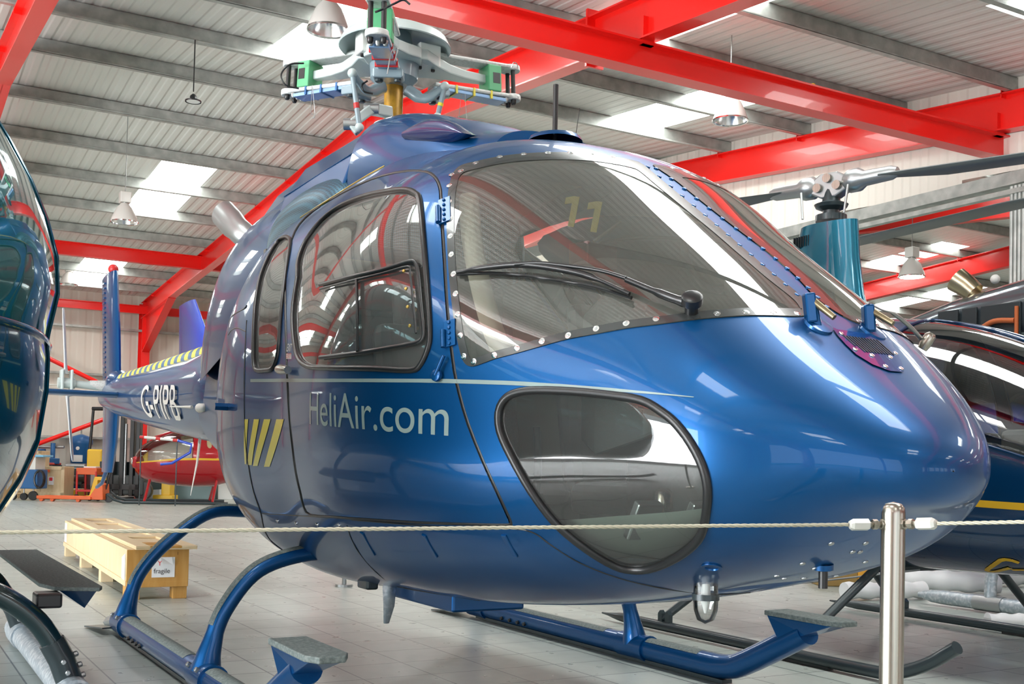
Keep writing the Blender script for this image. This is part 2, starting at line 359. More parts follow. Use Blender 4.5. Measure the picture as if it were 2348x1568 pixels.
# cross bracing on the rear wall
bm1, bm2, bm3 = [ony(x, y, 31.5) for x, y in ((-152, 692), (322, 925), (-152, 1107))]
for a, b_, la in ((bm1, bm2, 'red tubular wall brace sloping down to the right on the rear wall'), (bm3, bm2+np.array([0, 0, -.06]), 'red tubular wall brace rising to the right behind the tail rotor'),
                  (np.array([12., 31.5, .6]), np.array([17.4, 31.5, 4.4]), 'red tubular wall brace on the rear wall in the right hand bay')):
    o = MB().tube([a, b_], .06, 10).obj('wall_brace', RED, smooth=40); setp(o, la, 'wall brace')
# walls
def wallx(name, x0, x1, y, z0, z1, m): return struct(MB().bx((x0, y, z0), (x1, y+.08, z1)).obj(name, m))
b = MB().bx((XL, YB, 0), (XR, YB+.08, roofz(YB)))
struct(b.obj('wall_back', WALLM))
b = MB()
for z in (1.55, 3.3, 4.6): b.bx((XL, YB-.2, z), (XR, YB-.02, z+.06))
struct(b.obj('trim_1', GALV))
# front wall behind the camera: sheeted, with a strip of low windows and an open door
b = MB(); zt = roofz(YF)
for (x0, x1, z0, z1) in ((XL, -7, 0, zt), (-7, 3.4, 3.9, zt), (3.4, 6, 0, zt), (6, 15.2, 0, .9), (6, 15.2, 2.2, zt), (15.2, XR, 0, zt)): b.bx((x0, YF-.08, z0), (x1, YF, z1))
for k in range(8): b.bx((6+1.15*k, YF-.08, .9), (6.2+1.15*k, YF, 2.2))
struct(b.obj('wall_front', WALLM))
def gable(name, X, openings, m):
    b = MB(); ys = sorted({YF, 16.3, YB} | {o[0] for o in openings} | {o[1] for o in openings})
    for i in range(len(ys)-1):
        a, c = ys[i], ys[i+1]; op = [o for o in openings if o[0] <= a and o[1] >= c]
        z0 = op[0][2] if op else 0
        b.add([(X, a, z0), (X, c, z0), (X, c, roofz(c)), (X, a, roofz(a))], [(0, 1, 2, 3)])
    return struct(b.obj(name, m))
gable('wall_left', XL, [(-1, 11, 4.3)], PARTM)
gable('wall_right', XR, [], PARTM)
# partition: sheeting above an opening in the plane of the fifth frame
b = MB(); ya, yb = 5.0, YB
nseg = 12
for k in range(nseg):
    a, c = ya+(yb-ya)*k/nseg, ya+(yb-ya)*(k+1)/nseg
    b.add([(12.14, a, 4.74), (12.14, c, 4.86), (12.14, c, roofz(c)), (12.14, a, roofz(a))], [(0, 1, 2, 3)])
b.bx((12.12, 14.2, 0), (12.16, YB, 4.9))
struct(b.obj('wall_right_partition', PARTM))
b = MB(); b.bx((12.02, 5, 4.62), (12.2, YB, 4.78)); b.bx((12.0, 5, 4.5), (12.1, 14.2, 4.56)); struct(b.obj('trim_2', GALV))
b = MB()
for k in range(7): b.tube([(12.05, 8.80-.055*k, 0), (12.05, 8.80-.055*k, 4.6)], .027, 8)
struct(b.obj('trim_3', GALV))
# outside: grass and apron seen through the doors
o = struct(MB().add([(-60, -60, -.06), (70, -60, -.06), (70, 70, -.06), (-60, 70, -.06)], [(0, 1, 2, 3)]).obj('ground', mat('grass_field', (.16, .28, .06), .9, noise=(.6, (.24, .36, .1), .4, .6))))
b = MB(); b.bx((-40, -14, -.05), (XL, 20, -.02)); b.bx((XL, -20, -.05), (40, YF, -.02)); struct(b.obj('apron', mat('concrete_apron', (.5, .5, .48), .8)))
# high-bay lamps
def highbay(loc, r, label, lit=False, drop=None):
    t = thing('high_bay_lamp', label, 'hangar lamp', loc, 0, None)
    x, y, z = loc
    prof = [(r, 0), (r*.97, .04*r/.2), (r*.86, r*.5), (r*.62, r*1.05), (r*.34, r*1.38), (r*.28, r*1.45)]
    MB().lathe(prof, loc, seg=32).obj('shade', LAMPW, t, 60, fix=False)
    MB().lathe([(r*.985, .002), (r*.84, r*.48), (r*.6, r*1.02), (r*.3, r*1.3), (.001, r*1.32)], loc, seg=32).obj('reflector', REFL, t, 60)
    MB().lathe([(r*1.03, -.006), (r*1.03, .01), (r*.97, .012), (r*.97, -.004), (r*1.03, -.006)], loc, seg=32).obj('rim', CHROME, t, 60)
    MB().sph((x, y, z+r*.7), r*.22).obj('bulb', GLOW if lit else WHITE, t, 180)
    if lit: MB().lathe([(.001, 0), (r*.9, 0)], (x, y, z+.02), seg=24).obj('lit_lens', GLOW, t)
    MB().bx((x-r*.4, y-r*.4, z+r*1.5), (x+r*.4, y+r*.4, z+r*2.3)).obj('ballast_box', LAMPW, t, bevel=.01)
    MB().tube([(x, y, z+r*1.3), (x, y, z+r*1.6)], r*.15, 8).obj('neck', DULL, t)
    MB().tube([(x, y, z+r*2.3), (x, y, roofz(y)+.004)], .006, 5).obj('hanging_cable', DULL, t)
highbay((3.86, 10.6, 5.35), .21, 'white bell shaped hangar lamp hanging just left of the rotor head')
highbay((8.5, 9.9, 5.07), .2, 'white bell shaped hangar lamp hanging in front of the skylight right of the antenna')
highbay((3.44, 18.6, 4.8), .21, 'white bell shaped hangar lamp hanging beside the skylight left of the engine cowling')
highbay((4.25, 30., 5.38), .22, 'white bell shaped hangar lamp hanging low near the rear wall above the tail fin')
highbay((14.0, 11.98, 4.13), .2, 'lit hangar lamp hanging in the bay behind the right hand partition', True)
highbay((9.2, 22.6, 4.9), .21, 'white bell shaped hangar lamp over the rear of the hangar behind the main helicopter')
p = ony(443, 234, 14.0)
t = thing('led_lamp', 'small black round hangar light hanging under the roof at upper left', 'hangar lamp', tuple(p))
MB().lathe([(.098, 0), (.1, .016), (.045, .04), (.04, .075), (.015, .1)], p, seg=24, cap=False).obj('housing', BLACK, t, 40)
MB().lathe([(.001, .005), (.085, .005)], p, seg=24).obj('lens', WHITE, t)
MB().tube([p+np.array([0, 0, .13]), (p[0], p[1], roofz(p[1])-.2)], .008, 5).obj('hanging_cable', BLACK, t)
# ------------------------------------------------------------------ the main helicopter: a fitted surface
XC, Y0 = 2.437, 1.9441
KS = np.array([0.0, 0.05, 0.15, 0.35, 0.7, 1.1, 1.6, 2.1, 2.7, 3.3, 3.9, 4.5, 5.3, 6.3]); KQ = np.sqrt(KS)
KZT = np.array([1.02, 1.13, 1.226, 1.39, 1.669, 1.951, 2.245, 2.342, 2.483, 2.451, 2.423, 2.269, 2.12, 1.93])
KZB = np.array([1.02, 0.928, 0.89, 0.758, 0.649, 0.563, 0.491, 0.449, 0.429, 0.411, 0.512, 0.653, 0.84, 1.02])
KW = np.array([0.0, 0.2, 0.346, 0.539, 0.677, 0.843, 0.978, 0.988, 0.937, 0.942, 0.862, 0.686, 0.44, 0.36])
KFZ = np.array([0.455, 0.455, 0.43, 0.445, 0.407, 0.38, 0.436, 0.422, 0.384, 0.414, 0.397, 0.426, 0.45, 0.5])
KNT = np.array([2.2, 2.22, 2.35, 2.5, 2.473, 2.434, 2.541, 2.37, 2.15, 2.218, 2.265, 2.246, 2.2, 2.1])
KNB = np.array([2.2, 2.22, 2.35, 2.42, 2.391, 2.372, 2.402, 2.439, 2.492, 2.545, 2.571, 2.529, 2.4, 2.1])
class Spl:
    def __init__(s, X, v):
        n = len(X); h = np.diff(X); A = np.zeros((n, n)); b = np.zeros(n); A[0, 0] = A[-1, -1] = 1
        for i in range(1, n-1):
            A[i, i-1] = h[i-1]; A[i, i] = 2*(h[i-1]+h[i]); A[i, i+1] = h[i]; b[i] = 6*((v[i+1]-v[i])/h[i]-(v[i]-v[i-1])/h[i-1])
        s.X, s.v, s.M = X, v, np.linalg.solve(A, b)
    def __call__(s, q):
        q = np.asarray(q, float); X, v, M_ = s.X, s.v, s.M
        k = np.clip(np.searchsorted(X, q)-1, 0, len(X)-2); h = X[k+1]-X[k]; a = (X[k+1]-q)/h; c = (q-X[k])/h
        return a*v[k]+c*v[k+1]+((a**3-a)*M_[k]+(c**3-c)*M_[k+1])*h**2/6
class Loft:     # superelliptic body along +y; u = sqrt(distance from the nose), t = angle, t=0 the -x side, pi/2 the top
    def __init__(s, xc, y0, KQ_, zt, zb, w, fz, nt, nb):
        s.xc, s.y0 = xc, y0; s.zt, s.zb, s.w, s.fz, s.nt, s.nb = [Spl(KQ_, a) for a in (zt, zb, w, fz, nt, nb)]; s.qm = KQ_[-1]
    def P(s, q, t, off=0.):
        q = np.atleast_1d(np.asarray(q, float)); t = np.atleast_1d(np.asarray(t, float))
        ZT, ZB, W, FZ = s.zt(q), s.zb(q), np.maximum(s.w(q), 1e-4), s.fz(q); c, si = np.cos(t), np.sin(t); zw = ZB+(ZT-ZB)*FZ
        Nn = np.where(si >= 0, s.nt(q), s.nb(q))
        x = -W*np.sign(c)*np.abs(c)**(2/Nn); z = np.where(si >= 0, zw+(ZT-zw)*np.abs(si)**(2/Nn), zw-(zw-ZB)*np.abs(si)**(2/Nn))
        P = np.stack([s.xc+x, s.y0+q*q, z], -1)
        if off: P = P + s.N(P)*off
        return P
    def Fn(s, P):
        q = np.sqrt(np.maximum(P[:, 1]-s.y0, 1e-5)); ZT, ZB, W, FZ = s.zt(q), s.zb(q), np.maximum(s.w(q), 1e-3), s.fz(q); zw = ZB+(ZT-ZB)*FZ
        dz = P[:, 2]-zw; up = dz >= 0; Nn = np.where(up, s.nt(q), s.nb(q)); H_ = np.maximum(np.where(up, ZT-zw, zw-ZB), 1e-3)
        return (np.abs((P[:, 0]-s.xc)/W)**Nn+np.abs(dz/H_)**Nn)**(1/Nn)
    def N(s, P):
        e = 2e-3; g = np.stack([s.Fn(P+np.eye(3)[k]*e)-s.Fn(P-np.eye(3)[k]*e) for k in range(3)], -1)
        g = g/np.maximum(np.linalg.norm(g, axis=1), 1e-9)[:, None]
        z0 = float(s.zt(0)); q = np.sqrt(np.maximum(P[:, 1]-s.y0, 0)); dz = P[:, 2]-z0     # paraboloid at the nose tip
        h = np.stack([2*(P[:, 0]-s.xc)/.8, -np.ones(len(P)), 2*dz/np.where(dz > 0, .24, .19)], -1); h /= np.linalg.norm(h, axis=1)[:, None]
        w = np.clip((q-.05)/.1, 0, 1)[:, None]; w = w*w*(3-2*w); g = h*(1-w)+g*w
        return g/np.maximum(np.linalg.norm(g, axis=1), 1e-9)[:, None]
    def inv(s, p):      # point -> (q, t), t in (-pi/2, 3pi/2)
        q = math.sqrt(max(p[1]-s.y0, 1e-6)); ZT, ZB, W, FZ = [float(f(q)) for f in (s.zt, s.zb, s.w, s.fz)]; zw = ZB+(ZT-ZB)*FZ
        dz = p[2]-zw; n = float(s.nt(q) if dz >= 0 else s.nb(q)); H_ = ZT-zw if dz >= 0 else zw-ZB
        c = min(abs((p[0]-s.xc)/W), 1.2)**(n/2); si = min(abs(dz)/H_, 1.2)**(n/2)
        t = math.atan2(math.copysign(si, dz), math.copysign(c, -(p[0]-s.xc)))
        return (q, t if t > -PI/2 else t+2*PI)
    def bvh(s, nq=120, nt_=200):
        Q, T = np.meshgrid(np.linspace(.02, s.qm, nq), np.linspace(-PI/2, 1.5*PI, nt_), indexing='ij')
        P = s.P(Q.ravel(), T.ravel()); f = [(i*nt_+j, i*nt_+j+1, (i+1)*nt_+j+1, (i+1)*nt_+j) for i in range(nq-1) for j in range(nt_-1)]
        s.tree = BVHTree.FromPolygons([tuple(p) for p in P], f)
    def hit(s, x, y):
        d = ray(x, y); h = s.tree.ray_cast(Vector((0, 0, CAMH)), Vector(d).normalized())
        if h[0] is None:
            best = None
            for k in range(60):
                n = s.tree.find_nearest(Vector(CAM + d*(1.5+.1*k)))
                if best is None or n[3] < best[3]: best = n
            return s.inv(best[0])
        return s.inv(h[0])
    def side(s, y, z):  # near-side point at (y, z)
        q = math.sqrt(y-s.y0); ZT, ZB, FZ = float(s.zt(q)), float(s.zb(q)), float(s.fz(q)); zw = ZB+(ZT-ZB)*FZ
        dz = z-zw; H_ = ZT-zw if dz >= 0 else zw-ZB; n = float(s.nt(q) if dz >= 0 else s.nb(q)); si = min(abs(dz)/H_, 1)**(n/2)
        return (q, math.copysign(math.asin(si), dz))
AX = 2.2        # q is stretched by this in the triangulation plane
def refine(poly, d):
    out = []
    for i in range(len(poly)):
        a, b = np.array(poly[i]), np.array(poly[(i+1) % len(poly)]); L = math.hypot((b[0]-a[0])*AX, b[1]-a[1]); n = max(1, int(L/d))
        out += [tuple(a+(b-a)*k/n) for k in range(n)]
    return out
def inside(px, py, poly):
    r = np.zeros(len(px), bool); n = len(poly)
    for i in range(n):
        x1, y1 = poly[i]; x2, y2 = poly[(i+1) % n]
        c = ((y1 > py) != (y2 > py)); 
        with np.errstate(all='ignore'): r ^= c & (px < (x2-x1)*(py-y1)/(y2-y1+1e-15)+x1)
    return r
def segdist(px, py, poly):
    d = np.full(len(px), 1e9)
    for i in range(len(poly)):
        x1, y1 = poly[i]; x2, y2 = poly[(i+1) % len(poly)]; dx, dy = x2-x1, y2-y1; t = np.clip(((px-x1)*dx+(py-y1)*dy)/(dx*dx+dy*dy+1e-15), 0, 1)
        d = np.minimum(d, np.hypot(px-x1-t*dx, py-y1-t*dy))
    return d
def patch(S, name, m, parent, outer, holes=(), off=0., step=.05, flip=False, thick=0.):
    """mesh of the part of surface S inside outer and outside holes (param polygons)"""
    sc_ = lambda pl: [(a*AX, b) for a, b in pl]
    loops = [sc_(refine(outer, step))]+[sc_(refine(h, step*.8)) for h in holes]
    xs = [p[0] for p in loops[0]]; ys = [p[1] for p in loops[0]]
    gx, gy = np.meshgrid(np.arange(min(xs)+step*.37, max(xs), step), np.arange(min(ys)+step*.41, max(ys), step), indexing='ij'); gx, gy = gx.ravel(), gy.ravel()
    k = inside(gx, gy, loops[0])
    for h in loops[1:]: k &= ~inside(gx, gy, h)
    gx, gy = gx[k], gy[k]
    for h in loops: 
        k = segdist(gx, gy, h) > step*.45; gx, gy = gx[k], gy[k]
    pts = []; ed = []
    for h in loops:
        n0 = len(pts); pts += h; ed += [(n0+i, n0+(i+1) % len(h)) for i in range(len(h))]
    pts += list(zip(gx.tolist(), gy.tolist()))
    r = delaunay_2d_cdt([Vector(p) for p in pts], ed, [], 0, 1e-7)
    vo = np.array([tuple(v) for v in r[0]]); fa = np.array([tuple(f) for f in r[2]])
    c = vo[fa].mean(1); k = inside(c[:, 0], c[:, 1], loops[0])
    for h in loops[1:]: k &= ~inside(c[:, 0], c[:, 1], h)
    fa = fa[k]
    P = S.P(vo[:, 0]/AX, vo[:, 1], off); Nn = S.N(S.P(vo[:, 0]/AX, vo[:, 1]))
    a = np.cross(P[fa[:, 1]]-P[fa[:, 0]], P[fa[:, 2]]-P[fa[:, 0]]); w = (a*Nn[fa[:, 0]]).sum(1) < 0
    if flip: w = ~w; Nn = -Nn
    fa[w] = fa[w][:, ::-1]
    used = np.unique(fa); rm = -np.ones(len(vo), int); rm[used] = np.arange(len(used))
    me = bpy.data.meshes.new(name); me.from_pydata([tuple(p) for p in P[used]], [], [tuple(int(i) for i in f) for f in rm[fa]]); me.materials.append(m)
    me.polygons.foreach_set('use_smooth', [True]*len(me.polygons)); me.normals_split_custom_set_from_vertices([tuple(n) for n in Nn[used]])
    o = bpy.data.objects.new(name, me); COL.objects.link(o)
    if parent: o.parent = parent; o.matrix_parent_inverse = parent_world(parent).inverted()
    return o
def inset(poly, d):     # pixel polygon, positive d = towards the inside
    n = len(poly); A = sum(poly[i][0]*poly[(i+1) % n][1]-poly[(i+1) % n][0]*poly[i][1] for i in range(n)); s = 1 if A > 0 else -1; out = []
    for i in range(n):
        a, b, c = [np.array(poly[j % n], float) for j in (i-1, i, i+1)]
        e1, e2 = (b-a)/np.linalg.norm(b-a), (c-b)/np.linalg.norm(c-b); nn = np.array([-(e1[1]+e2[1]), e1[0]+e2[0]]); nn /= np.linalg.norm(nn)
        k = max(.5, nn @ np.array([-e1[1], e1[0]])); out.append(tuple(b+nn*s*d/k))
    return out
def smoothpoly(poly, n=4):
    return [tuple(p[:2]) for p in closed_cr([(a, b, 0) for a, b in poly], n)]
def closed_cr(P, n):
    P = [V3(p) for p in P]; m = len(P); out = []
    for i in range(m):
        a, b, c, d = P[i-1], P[i], P[(i+1) % m], P[(i+2) % m]
        for k in range(n):
            t = k/n; out.append(.5*((2*b)+(c-a)*t+(2*a-5*b+4*c-d)*t*t+(3*b-a-3*c+d)*t**3))
    return out
B = Loft(XC, Y0, KQ, KZT, KZB, KW, KFZ, KNT, KNB); B.bvh()
def densify(pl, d=12.):
    out = []
    for i in range(len(pl)):
        a, b = pl[i], pl[(i+1) % len(pl)]; n = max(1, int(math.hypot(b[0]-a[0], b[1]-a[1])/d)); out += [(a[0]+(b[0]-a[0])*k/n, a[1]+(b[1]-a[1])*k/n) for k in range(n)]
    return out
hitp = lambda pl: [B.hit(x, y) for x, y in densify(pl)]
mir = lambda pl: [(q, PI-t) for q, t in pl]
WS = [(1034,414),(1037,403),(1046,390),(1060,380),(1090,372),(1147,360),(1200,354),(1255,351),(1310,351),(1358,354),(1405,360),(1450,369),(1473.4,378.4),(1510.5,409),(1539.9,433.3),(1570.6,458.9),(1598.7,481.9),(1631.9,508.7),(1665.1,536.8),(1695.8,563.7),(1731.6,594.3),(1767.3,625),(1820.9,667.4),(1840,686),(1850,703),(1852,716),(1841,726),(1769.2,724.8),(1711.8,724.8),(1643,729.4),(1597,733.4),(1505.2,744.9),(1436.3,753.5),(1367.4,766.1),(1304.2,777.6),(1244,793.7),(1186.6,809.8),(1134.9,823.5),(1095,838),(1078,840),(1066,832),(1057.4,812),(1045.9,759.2),(1034.4,673.1),(1027.6,587),(1025,501),(1028,445)]
DOOR = [(1012,455),(1010,432),(1004,415),(995,403),(978,393),(936,390),(878,401),(821,422),(744,464),(698,499),(675,530),(662,567),(654,606),(652.5,682.6),(654,759),(656,835),(657,867),(659,903),(662,956),(668.6,1020),(677,1084),(688,1133),(696,1165),(712,1182),(760,1186),(832,1191),(960,1199),(1098,1203),(1165,1204),(1172,1198),(1165,1180),(1143.5,1133),(1109,1058),(1074.6,972),(1054.5,903),(1043,850),(1034,780),(1026,700),(1020,600),(1015,520)]
DWIN = [(683,637),(685,598),(702,552.5),(737,506.6),(782.6,472),(840,449),(897,437.7),(935.6,436.6),(954.7,445.4),(964.3,464.5),(973.8,567.8),(981.5,663.4),(987.2,759),(983.4,797.3),(966,835.6),(943,849),(859,845),(744,843),(706,839.4),(683,816.4),(673.5,759),(673.5,701.7)]
RWIN = [(585.5,720.8),(589.4,682.6),(599,632.8),(618,587),(637,556.3),(651,545),(663,546),(667,562),(657,625),(646,720.8),(642,778),(637,820),(625.7,845),(608,849),(591,849),(583.6,835.6),(582.9,778)]
CHIN = [(1143.5,943.5),(1157.9,914.8),(1183.7,900.5),(1229.6,894.7),(1315.7,897.6),(1401.8,906.2),(1470.7,917.7),(1516.6,943.5),(1551,972),(1585.5,1018),(1611.4,1069.8),(1622.8,1121.5),(1620,1173),(1608.5,1224.8),(1579.8,1259),(1533.9,1288),(1488,1305),(1447.8,1306.9),(1407.6,1296.6),(1344.4,1259),(1275.5,1201.8),(1218,1127),(1172,1046.8),(1146.4,989.4)]
WS, DWIN, RWIN, CHIN = [smoothpoly(p, 3) for p in (WS, DWIN, RWIN, CHIN)]
DOORS = smoothpoly(DOOR, 2)
uWS, uWSi = hitp(WS), hitp(inset(WS, 17))
uDOOR, uDOORi = hitp(DOORS), hitp(inset(DOORS, 4.5))
uDW, uDWi = hitp(DWIN), hitp(inset(DWIN, 9))
uRW, uRWi = hitp(RWIN), hitp(inset(RWIN, 8))
uCH, uCHi = hitp(CHIN), hitp(inset(CHIN, 13))
heli = thing('helicopter', 'large metallic blue helicopter with silver HeliAir.com lettering on its door, filling the picture', 'helicopter', (XC, 5.6, 0))
dom = [(.004, -PI/2), (B.qm, -PI/2), (B.qm, 1.5*PI), (.004, 1.5*PI)]
hol = [uWS, uDOOR, uRW, uCH]; hol += [mir(h) for h in hol]
patch(B, 'fuselage', BLUE, heli, dom, hol, step=.042)
SIL = mat('lining_grey', (.30, .31, .29), .8)
patch(B, 'cabin_lining', SIL, heli, [(1.0, -1.3), (2.0, -1.3), (2.0, PI+1.3), (1.0, PI+1.3)], hol, off=-.035, step=.08, flip=True)
def rim(name, loop, r, m, parent, off=.004, sx=1.):
    P = B.P([a for a, b in loop], [b for a, b in loop], off); P = np.vstack([P, P[:1]]); return MB().tube([tuple(p) for p in P], r, 8, False).obj(name, m, parent, 60)
for side, f in (('near', lambda p: p), ('far', mir)):
    near = side == 'near'
    wsc = patch(B, 'windshield', WGLASS, heli, f(uWS), off=.002, step=.05)
    patch(B, 'windshield_seal', mat('grey_black_seal', (.03, .034, .034), .25, 0, .5), wsc, f(uWS), [f(uWSi)], off=.0035, step=.05)
    dr = patch(B, 'front_door', BLUE, heli, f(uDOORi), [f(uDW)], off=.001, step=.042)
    setp(dr, 'blue front door with silver lettering' if near else 'blue front door on the far side')
    rim('door_seal', f(uDOOR), .0085, BLACK, dr, -.0065)
    rim('window_seal', f(uDW), .011, SATIN, dr, .002)
    patch(B, 'door_window', GLASS, dr, f(uDW), off=-.004, step=.06)
    patch(B, 'rear_window', GLASS, heli, f(uRW), off=-.004, step=.06)
    rim('rear_window_seal', f(uRW), .011, SATIN, heli, .002)
    patch(B, 'chin_window', CHGLASS, heli, f(uCH), off=-.004, step=.06)
    rim('chin_window_seal', f(uCH), .013, BLACK, heli, .0)
# screws round the windshields
SCR = [(1057,379+14),(1091,375),(1146,361),(1201,355),(1256,352),(1308,352),(1358,355),(1405,361),(1036,392+10),(1031,427),(1031,464),(1033,503),(1034,543),(1036,585),(1041,629),(1046,674),(1051,721),(1057,770),(1065,818),(1088,830),(1135,815),(1187,799),(1244,783),(1304,770),(1368,755),(1437,743),(1505,733),(1644,721),(1710,718),(1773,719),(1827,721)]
def surf_frame(u):
    p = B.P(u[0], u[1])[0]; n = B.N(np.array([p]))[0]; return p, n
for x, y in SCR:
    for g in (0, 1):
        u = B.hit(x, y); u = (u[0], PI-u[1]) if g else u
        p, n = surf_frame(u)
        b = MB(); b.disc(p+n*.003, n, .0105, .002, 14); b.cur = 1; b.disc(p+n*.005, n, .005, .0015, 8); b.obj('windshield_screw', [CHROME, DULL], heli, 40)
for k in range(15):     # pairs along the centre post
    t = k/14; a = np.array((1473+12, 378+6))*(1-t)+np.array((1853, 700))*t; a[1] += -8*math.sin(PI*t)*.2
    for g in (0, 1):
        u = B.hit(*a); u = (u[0], PI-u[1]) if g else u
        p, n = surf_frame(u); MB().disc(p, n, .009, .006, 10).obj('centre_post_rivet', BLUE, heli, 40)
# seam lines: thin dark gaps following the skin
def seam(name, px, r=.0035, m=BLACK, parent=None, off=-.0015, par=False, mirror=False, n=6):
    u = px if par else [B.hit(x, y) for x, y in px]
    P = [V3(B.P(a, PI-b_ if mirror else b_)[0]) for a, b_ in u]
    cp = curve_pts(P, n); return MB().tube(cp, r, 6).obj(name, m, parent or heli, 60)
seam('rear_door_seam', [(566,735),(562.6,800),(560.6,878),(562.6,996),(570.5,1068),(582,1127),(598,1174),(606,1212),(622,1240),(650,1262)])
seam('belly_seam', [(602,1177),(680,1182),(730,1185),(832,1194),(960,1204),(1098,1208),(1180,1212),(1225,1222),(1262,1248),(1330,1290),(1420,1325),(1530,1350),(1640,1362),(1720,1358)], .0028)
seam('belly_seam', [(796,1205),(806,1235),(826,1270),(870,1318),(915,1345),(990,1366),(1100,1378)], .0025)
seam('panel_seam', [(522,738),(536,722),(560,708),(566,700)], .004)
seam('panel_seam', [(564,760),(545,752),(532,757),(524,768)], .003)
# decals: stripe, lettering, diagonal bars
def sidepoly(pts, off, name, m, parent, step=.04):
    return patch(B, name, m, parent, [B.side(y, z) for y, z in pts], off=off, step=step)
def yz_of(x, y): u = B.hit(x, y); p = B.P(u[0], u[1])[0]; return p[1], p[2]
top = [(575,869),(640,868),(720,868),(800,868),(880,868),(960,868.5),(1030,869),(1100,871),(1160,873),(1200,875),(1300,881.5),(1400,889.5),(1500,899.5),(1592,910)]
bot = [(1590,911.5),(1500,904),(1400,897),(1300,890.5),(1200,884.5),(1160,882.5),(1100,880.5),(1030,878.5),(960,877),(880,876.5),(800,876),(720,876),(640,876),(575,876)]
us = hitp(top+bot)
patch(B, 'silver_stripe', SILVTXT, heli, us, off=.0018, step=.06)
def drape_text(S, txt, yz0, yz1, hgt, m, parent, name, off=.002, slant=0., proj=None, cut=3):
    vs, fs = text_mesh(txt); xs = [v[0] for v in vs]; x0, x1 = min(xs), max(xs); ymax = max(v[1] for v in vs)
    bmt = bmesh.new(); bv = [bmt.verts.new(v) for v in vs]; [bmt.faces.new([bv[i] for i in f]) for f in fs if len(set(f)) > 2]
    bmesh.ops.triangulate(bmt, faces=bmt.faces); bmesh.ops.subdivide_edges(bmt, edges=[e for e in bmt.edges if e.calc_length() > .12], cuts=cut)
    bmesh.ops.triangulate(bmt, faces=bmt.faces); out = []
    for v in bmt.verts:
        f = (v.co.x-x0)/(x1-x0); y = yz0[0]+(yz1[0]-yz0[0])*f + slant*v.co.y*hgt; z = yz0[1]+(yz1[1]-yz0[1])*f+v.co.y/.729*hgt
        u = S.side(y, z); out.append(tuple(S.P(u[0], u[1], off)[0]))
    bmt.verts.index_update(); fs = [tuple(v.index for v in f.verts) for f in bmt.faces]; bmt.free()
    return MB().add(out, fs).obj(name, m, parent)
a, b_ = yz_of(711, 972), yz_of(1029, 999)
ht = yz_of(712, 895)[1]-a[1]
drape_text(B, 'HeliAir.com', (a[0], a[1]), (b_[0], b_[1]), ht, SILVTXT, heli, 'door_lettering')
for i, (t0, b0) in enumerate((((562, 570), (562, 566)), ((583, 595), (568, 578)), ((606, 621), (581, 591.5)), ((634.5, 651.5), (606, 619)))):
    yt, yb = 961, 1070 - (3-i)*2
    q = [yz_of(t0[0], yt), yz_of(t0[1], yt), yz_of(b0[1], yb), yz_of(b0[0], yb)]
    patch(B, 'yellow_diagonal_bar', YELLOW, heli, [B.side(*c) for c in q], off=.0018, step=.04)
q0, q1 = yz_of(658, 806), yz_of(669, 806)
drape_text(B, 'EXIT', q0, q1, .035, WHITE, heli, 'exit_label', cut=1)
q0, q1 = yz_of(658, 821), yz_of(668, 821)
patch(B, 'exit_sticker', WHITE, heli, hitp([(657, 811), (669, 811), (669, 823), (657, 823)]), off=.0015, step=.05)
drape_text(B, 'EXIT', q0, q1, .022, REDTAPE, heli, 'red_exit_label', off=.003, cut=1)
# door handle, hinges
def on(x, y, off=0.):
    u = B.hit(x, y); p, n = surf_frame(u); return p+n*off, n
p0, n0 = on(655, 849, .03); p1, _ = on(677, 850, .03)
MB().tube([p0, (p0+p1)/2+n0*.008, p1], [.018, .022, .016], 12, True, 1).obj('door_handle', STEEL, heli, 60)
for (x, y, h) in ((1018, 485, 55), (1031, 765, 60)):
    hb = MB(); pa, n = on(x+2, y-h/2); pb, _ = on(x+3, y+h/2)
    hb.beam(pa+n*.004, pb+n*.004, .045, .008, tuple(n)); 
    for k in range(5): hb.disc(pa+(pb-pa)*(k+.5)/5+n*.008, n, .006, .005)
    ho = hb.obj('door_hinge', BLUE, heli, bevel=.002)
    qa, _ = on(x-10, y-h*.1, .012); qb, _ = on(x-9, y+h*.55, .012); MB().tube([qa, qb], .009, 8).obj('hinge_pin', BLUE, ho, 60)
pa, n = on(1027, 818, .02); pb, _ = on(1008, 862, .02); MB().tube([pa, pb], .007, 8).obj('door_stay', BLUE, heli, 60)
MB().disc(pb-n*.01, n, .02, .012, 14).obj('stay_bracket', BLUE, heli, 40)
# sliding window in the front door
slide = [(736,645),(900,608),(945,598),(958,604),(965,640),(978,760),(972,782),(930,795),(735,822)]
def strip(name, px, wpx, m, parent, off=.006, th=.006):
    P = [on(x, y, off) for x, y in px]; b = MB()
    for i in range(len(P)-1):
        (p, n), (q, _) = P[i], P[i+1]; D = np.linalg.norm(p); b.beam(p, q+(q-p)*.02, wpx*D/2700, th, tuple(n))
    return b.obj(name, m, parent, bevel=.0015)
def sub(pts, n=5):
    out = []
    for a, c in zip(pts[:-1], pts[1:]): out += [(a[0]+(c[0]-a[0])*k/n, a[1]+(c[1]-a[1])*k/n) for k in range(n)]
    return out+[pts[-1]]
def frame_tube(name, px, r, m, parent, off=.006): return MB().tube(curve_pts([on(x, y, off)[0] for x, y in px], 3), r, 8, True, .6).obj(name, m, parent, 60)
slf = frame_tube('sliding_window_frame', [(736,654),(800,638),(880,620),(940,602),(955,606),(962,630),(968,700),(974,762),(968,780),(950,788),(900,797),(820,810),(736,820)], .0085, SATIN, heli)
frame_tube('top_rail', [(738,664),(800,648),(880,629),(938,614),(944,630),(952,700),(958,765)], .005, SATIN, slf, .008)
